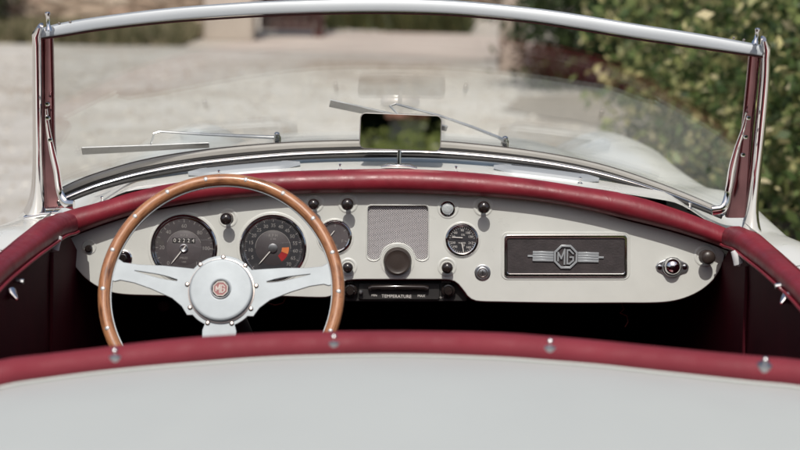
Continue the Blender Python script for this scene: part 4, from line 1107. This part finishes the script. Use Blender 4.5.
# gatepost
bm = bmesh.new(); box(bm, (-2.35, 20.2, 1.25), .66, .5, 2.5); box(bm, (-2.35, 20.2, 2.56), .78, .62, .12); bmesh.ops.bevel(bm, geom=bm.edges[:], offset=.02, segments=2, affect='EDGES')
tag(obj('gate_pillar', bm, plm, None), 'pale rendered gate pillar ending the stone wall', 'pillar')
# wooden gate, dark red-brown boards
dwood = mat('red_brown_boards', (.045, .014, .012), .7, var=.35, vs=6, bs=.4, bscale=30, bd=.004)
gt = empty('wooden_gate', (-1.6, 21.2, 0)); tag(gt, 'dark red-brown board gate beside the pale pillar', 'gate')
bm = bmesh.new()
for k in range(6): box(bm, (-1.98 + .125 * k, 21.2, 1.15), .115, .035, 2.1)
obj('board_panel', bm, dwood, gt, False)
bm = bmesh.new()
for z_ in (.35, 1.9): box(bm, (-1.67, 21.165, z_), .74, .03, .1)
obj('cross_rail', bm, dwood, gt, False)
bm = bmesh.new(); box(bm, (-1.21, 21.2, 1.2), .14, .14, 2.4); obj('gate_post', bm, dwood, gt, False)
wall('low_stone_wall', -1.1, 23.5, 2.2, 30, 1.8, .4, 'stone wall running away beyond the gate')
# brick pier by the dark tree
bkm = mat('weathered_brick', (.40, .335, .285), .9, var=.2, vs=5, bs=.5, bscale=25, bd=.01)
bm = bmesh.new(); box(bm, (1.17, 16.2, .55), .26, .3, 1.1); box(bm, (1.17, 16.2, 1.13), .34, .36, .06); bmesh.ops.bevel(bm, geom=bm.edges[:], offset=.015, segments=2, affect='EDGES')
tag(obj('brick_pier', bm, bkm, None), 'small weathered brick pier left of the dark tree', 'pillar')

# grass stuff: weeds at the wall foot
def blades(n_, area, h, lm, name, label):
    x = rng.uniform(area[0], area[1], n_); y = rng.uniform(area[2], area[3], n_)
    keep = np.sin(x * 2.1) + np.sin(y * 3.3 + x) + rng.normal(size=n_) * .6 > -.6
    x, y = x[keep], y[keep]; n_ = len(x)
    hh = h * rng.uniform(.4, 1.2, n_); a = rng.uniform(0, 2 * PI, n_); w = .018
    lean = rng.normal(size=(n_, 2)) * .35 * hh[:, None]
    b0_ = np.stack([x - np.cos(a) * w, y - np.sin(a) * w, np.zeros(n_)], 1); b1_ = np.stack([x + np.cos(a) * w, y + np.sin(a) * w, np.zeros(n_)], 1)
    t1 = np.stack([x + lean[:, 0] + np.cos(a) * w * .3, y + lean[:, 1] + np.sin(a) * w * .3, hh], 1); t0 = np.stack([x + lean[:, 0] - np.cos(a) * w * .3, y + lean[:, 1] - np.sin(a) * w * .3, hh], 1)
    me = mesh_quads(name, np.stack([b0_, b1_, t1, t0], 1).reshape(-1, 3)); me.materials.append(LM[lm])
    o = bpy.data.objects.new(name, me); COL.objects.link(o); tag(o, label, 'grass', kind='stuff')
blades(17000, (-8.5, -2.8, 18.8, 20.35), .26, 'grass', 'grass', 'dry green weeds along the foot of the stone wall')
blades(16000, (-1.2, 1.0, 22.5, 27), .35, 'olive', 'verge_grass', 'green verge beyond the gate')
shrub('olive_bush', (-.6, 25.0, .5), (1.0, .8, .65), 120, 50, .2, .05, 'olive', 'low olive bush on the verge by the gate')

# far tree line that closes the view
for k, (x, y, w) in enumerate(((-13, 27, 3.4), (-6.5, 28, 3.2), (-1, 38, 3.6), (5.5, 40, 3.8), (11, 28, 3.2))):
    lab = ['far tree beyond the left end of the stone wall', 'far tree rising behind the stone wall', 'far tree behind the verge, left of the track', 'far tree at the end of the earth track', 'far tree behind the dark trees to the right'][k]
    tree('far_tree', x, y, 1.6, .2, 3.4, (w, w, 3.3), 220, 50, .5, .12, 'olive' if k in (2, 3) else 'dark', lab, 'trees far beyond the yard')
# things behind the camera, seen in the mirror and the chrome
def bank():
    bm = bmesh.new(); rows = []
    for j in range(13):
        y = -5 - j * 1.0; z = 1.5 * sst(-6, -15, y) if False else 1.15 * sst(0, 1, (-y - 6) / 7)
        rows.append([bm.verts.new(Vector((-14 + i, y, .012 + z * (1 + .06 * math.sin(i * 1.3))))) for i in range(29)])
    for a, b in zip(rows, rows[1:]):
        for i in range(28): bm.faces.new((a[i], a[i+1], b[i+1], b[i]))
    o = obj('grass_bank', bm, mat('meadow', (.13, .15, .05), .9, var=.3, vs=2), None); tag(o, 'grassy bank behind the camera', None, kind='structure')
bank()
for k, x in enumerate((-3.2, 0.0, 3.1)):
    shrub('lime_shrub', (x, -10.5, .88), (1.8, .9, .5), 150, 50, .18, .05, 'lime', ['left', 'middle', 'right'][k] + ' yellow-green shrub of the row on the bank, seen in the mirror', group='shrubs on the bank behind the camera')
for k, (x, y) in enumerate(((-9, -17), (-3.4, -18), (1.6, -17), (7.5, -18))):
    tree('bank_tree', x, y, 2.2, .22, 4.2, (3.2, 2.4, 3.6), 300, 60, .5, .17, 'dark', ['outermost left', 'inner left', 'inner right', 'outermost right'][k] + ' dark tree on the bank behind the camera', 'trees on the bank behind the camera')

for k, x in enumerate((-5.4, -1.8, 1.9, 5.5)):
    shrub('dark_undergrowth', (x, -14.5, 1.7), (2.3, 1.2, 1.9), 220, 60, .3, .10, 'dark', ['outer left', 'inner left', 'inner right', 'outer right'][k] + ' dark bush under the trees behind the camera', group='dark bushes behind the camera')
hut = empty('garden_hut', (-.9, -13.0, 0)); tag(hut, 'small garden hut with a terracotta roof behind the camera', 'hut')
bm = bmesh.new(); box(bm, (-.3, -12.6, 1.0), .4, .7, 1.5); obj('wall', bm, plm, hut, False)
bm = bmesh.new(); vs_ = [bm.verts.new(Vector(v)) for v in ((-.55, -13.05, 1.75), (-.05, -13.05, 1.75), (-.05, -12.15, 1.75), (-.55, -12.15, 1.75), (-.55, -12.6, 1.95), (-.05, -12.6, 1.95))]
for f_ in ((0, 1, 5, 4), (2, 3, 4, 5), (0, 4, 3), (1, 2, 5), (0, 3, 2, 1)): bm.faces.new([vs_[i] for i in f_])
obj('roof', bm, mat('terracotta', (.42, .12, .05), .8, var=.2, vs=10), hut, False)
# ================================================================== LIGHT, SKY, CAMERA
SUN_EL = 54.0; SUN_DX = -.09          # sun stands behind the camera, slightly to the left
sd = Vector((SUN_DX, -1, 0)).normalized()
L = bpy.data.lights.new('sun', 'SUN'); L.energy = 3.6; L.angle = math.radians(.55); L.color = (1, .955, .89)
so = bpy.data.objects.new('sun', L); COL.objects.link(so)
tosun = Vector((sd.x * math.cos(math.radians(SUN_EL)), sd.y * math.cos(math.radians(SUN_EL)), math.sin(math.radians(SUN_EL))))
so.rotation_euler = tosun.to_track_quat('Z', 'Y').to_euler(); so.location = tosun * 20
w = bpy.data.worlds.new('World'); S.world = w; w.use_nodes = True
nt_ = w.node_tree; bg = nt_.nodes['Background']; sky = nt_.nodes.new('ShaderNodeTexSky'); sky.sky_type = 'NISHITA'; sky.sun_disc = False
sky.sun_elevation = math.radians(SUN_EL); sky.sun_rotation = math.atan2(sd.x, sd.y); sky.dust_density = 4.0; sky.air_density = 1.0; sky.ozone_density = 1.0
nt_.links.new(sky.outputs[0], bg.inputs[0]); bg.inputs[1].default_value = .10
cd = bpy.data.cameras.new('camera'); cam = bpy.data.objects.new('camera', cd); COL.objects.link(cam)
cd.sensor_width = 36; cd.lens = FPX / 800 * 36; cd.clip_end = 2000; cd.clip_start = .05
cam.matrix_world = Matrix(((Rt.x, Up.x, -Fw.x, CAM.x), (Rt.y, Up.y, -Fw.y, CAM.y), (Rt.z, Up.z, -Fw.z, CAM.z), (0, 0, 0, 1)))
cd.dof.use_dof = True; cd.dof.focus_distance = 2.72; cd.dof.aperture_fstop = 3.3
S.camera = cam
S.view_settings.view_transform = 'Standard'; S.view_settings.look = 'None'; S.view_settings.exposure = 0; S.view_settings.gamma = 1
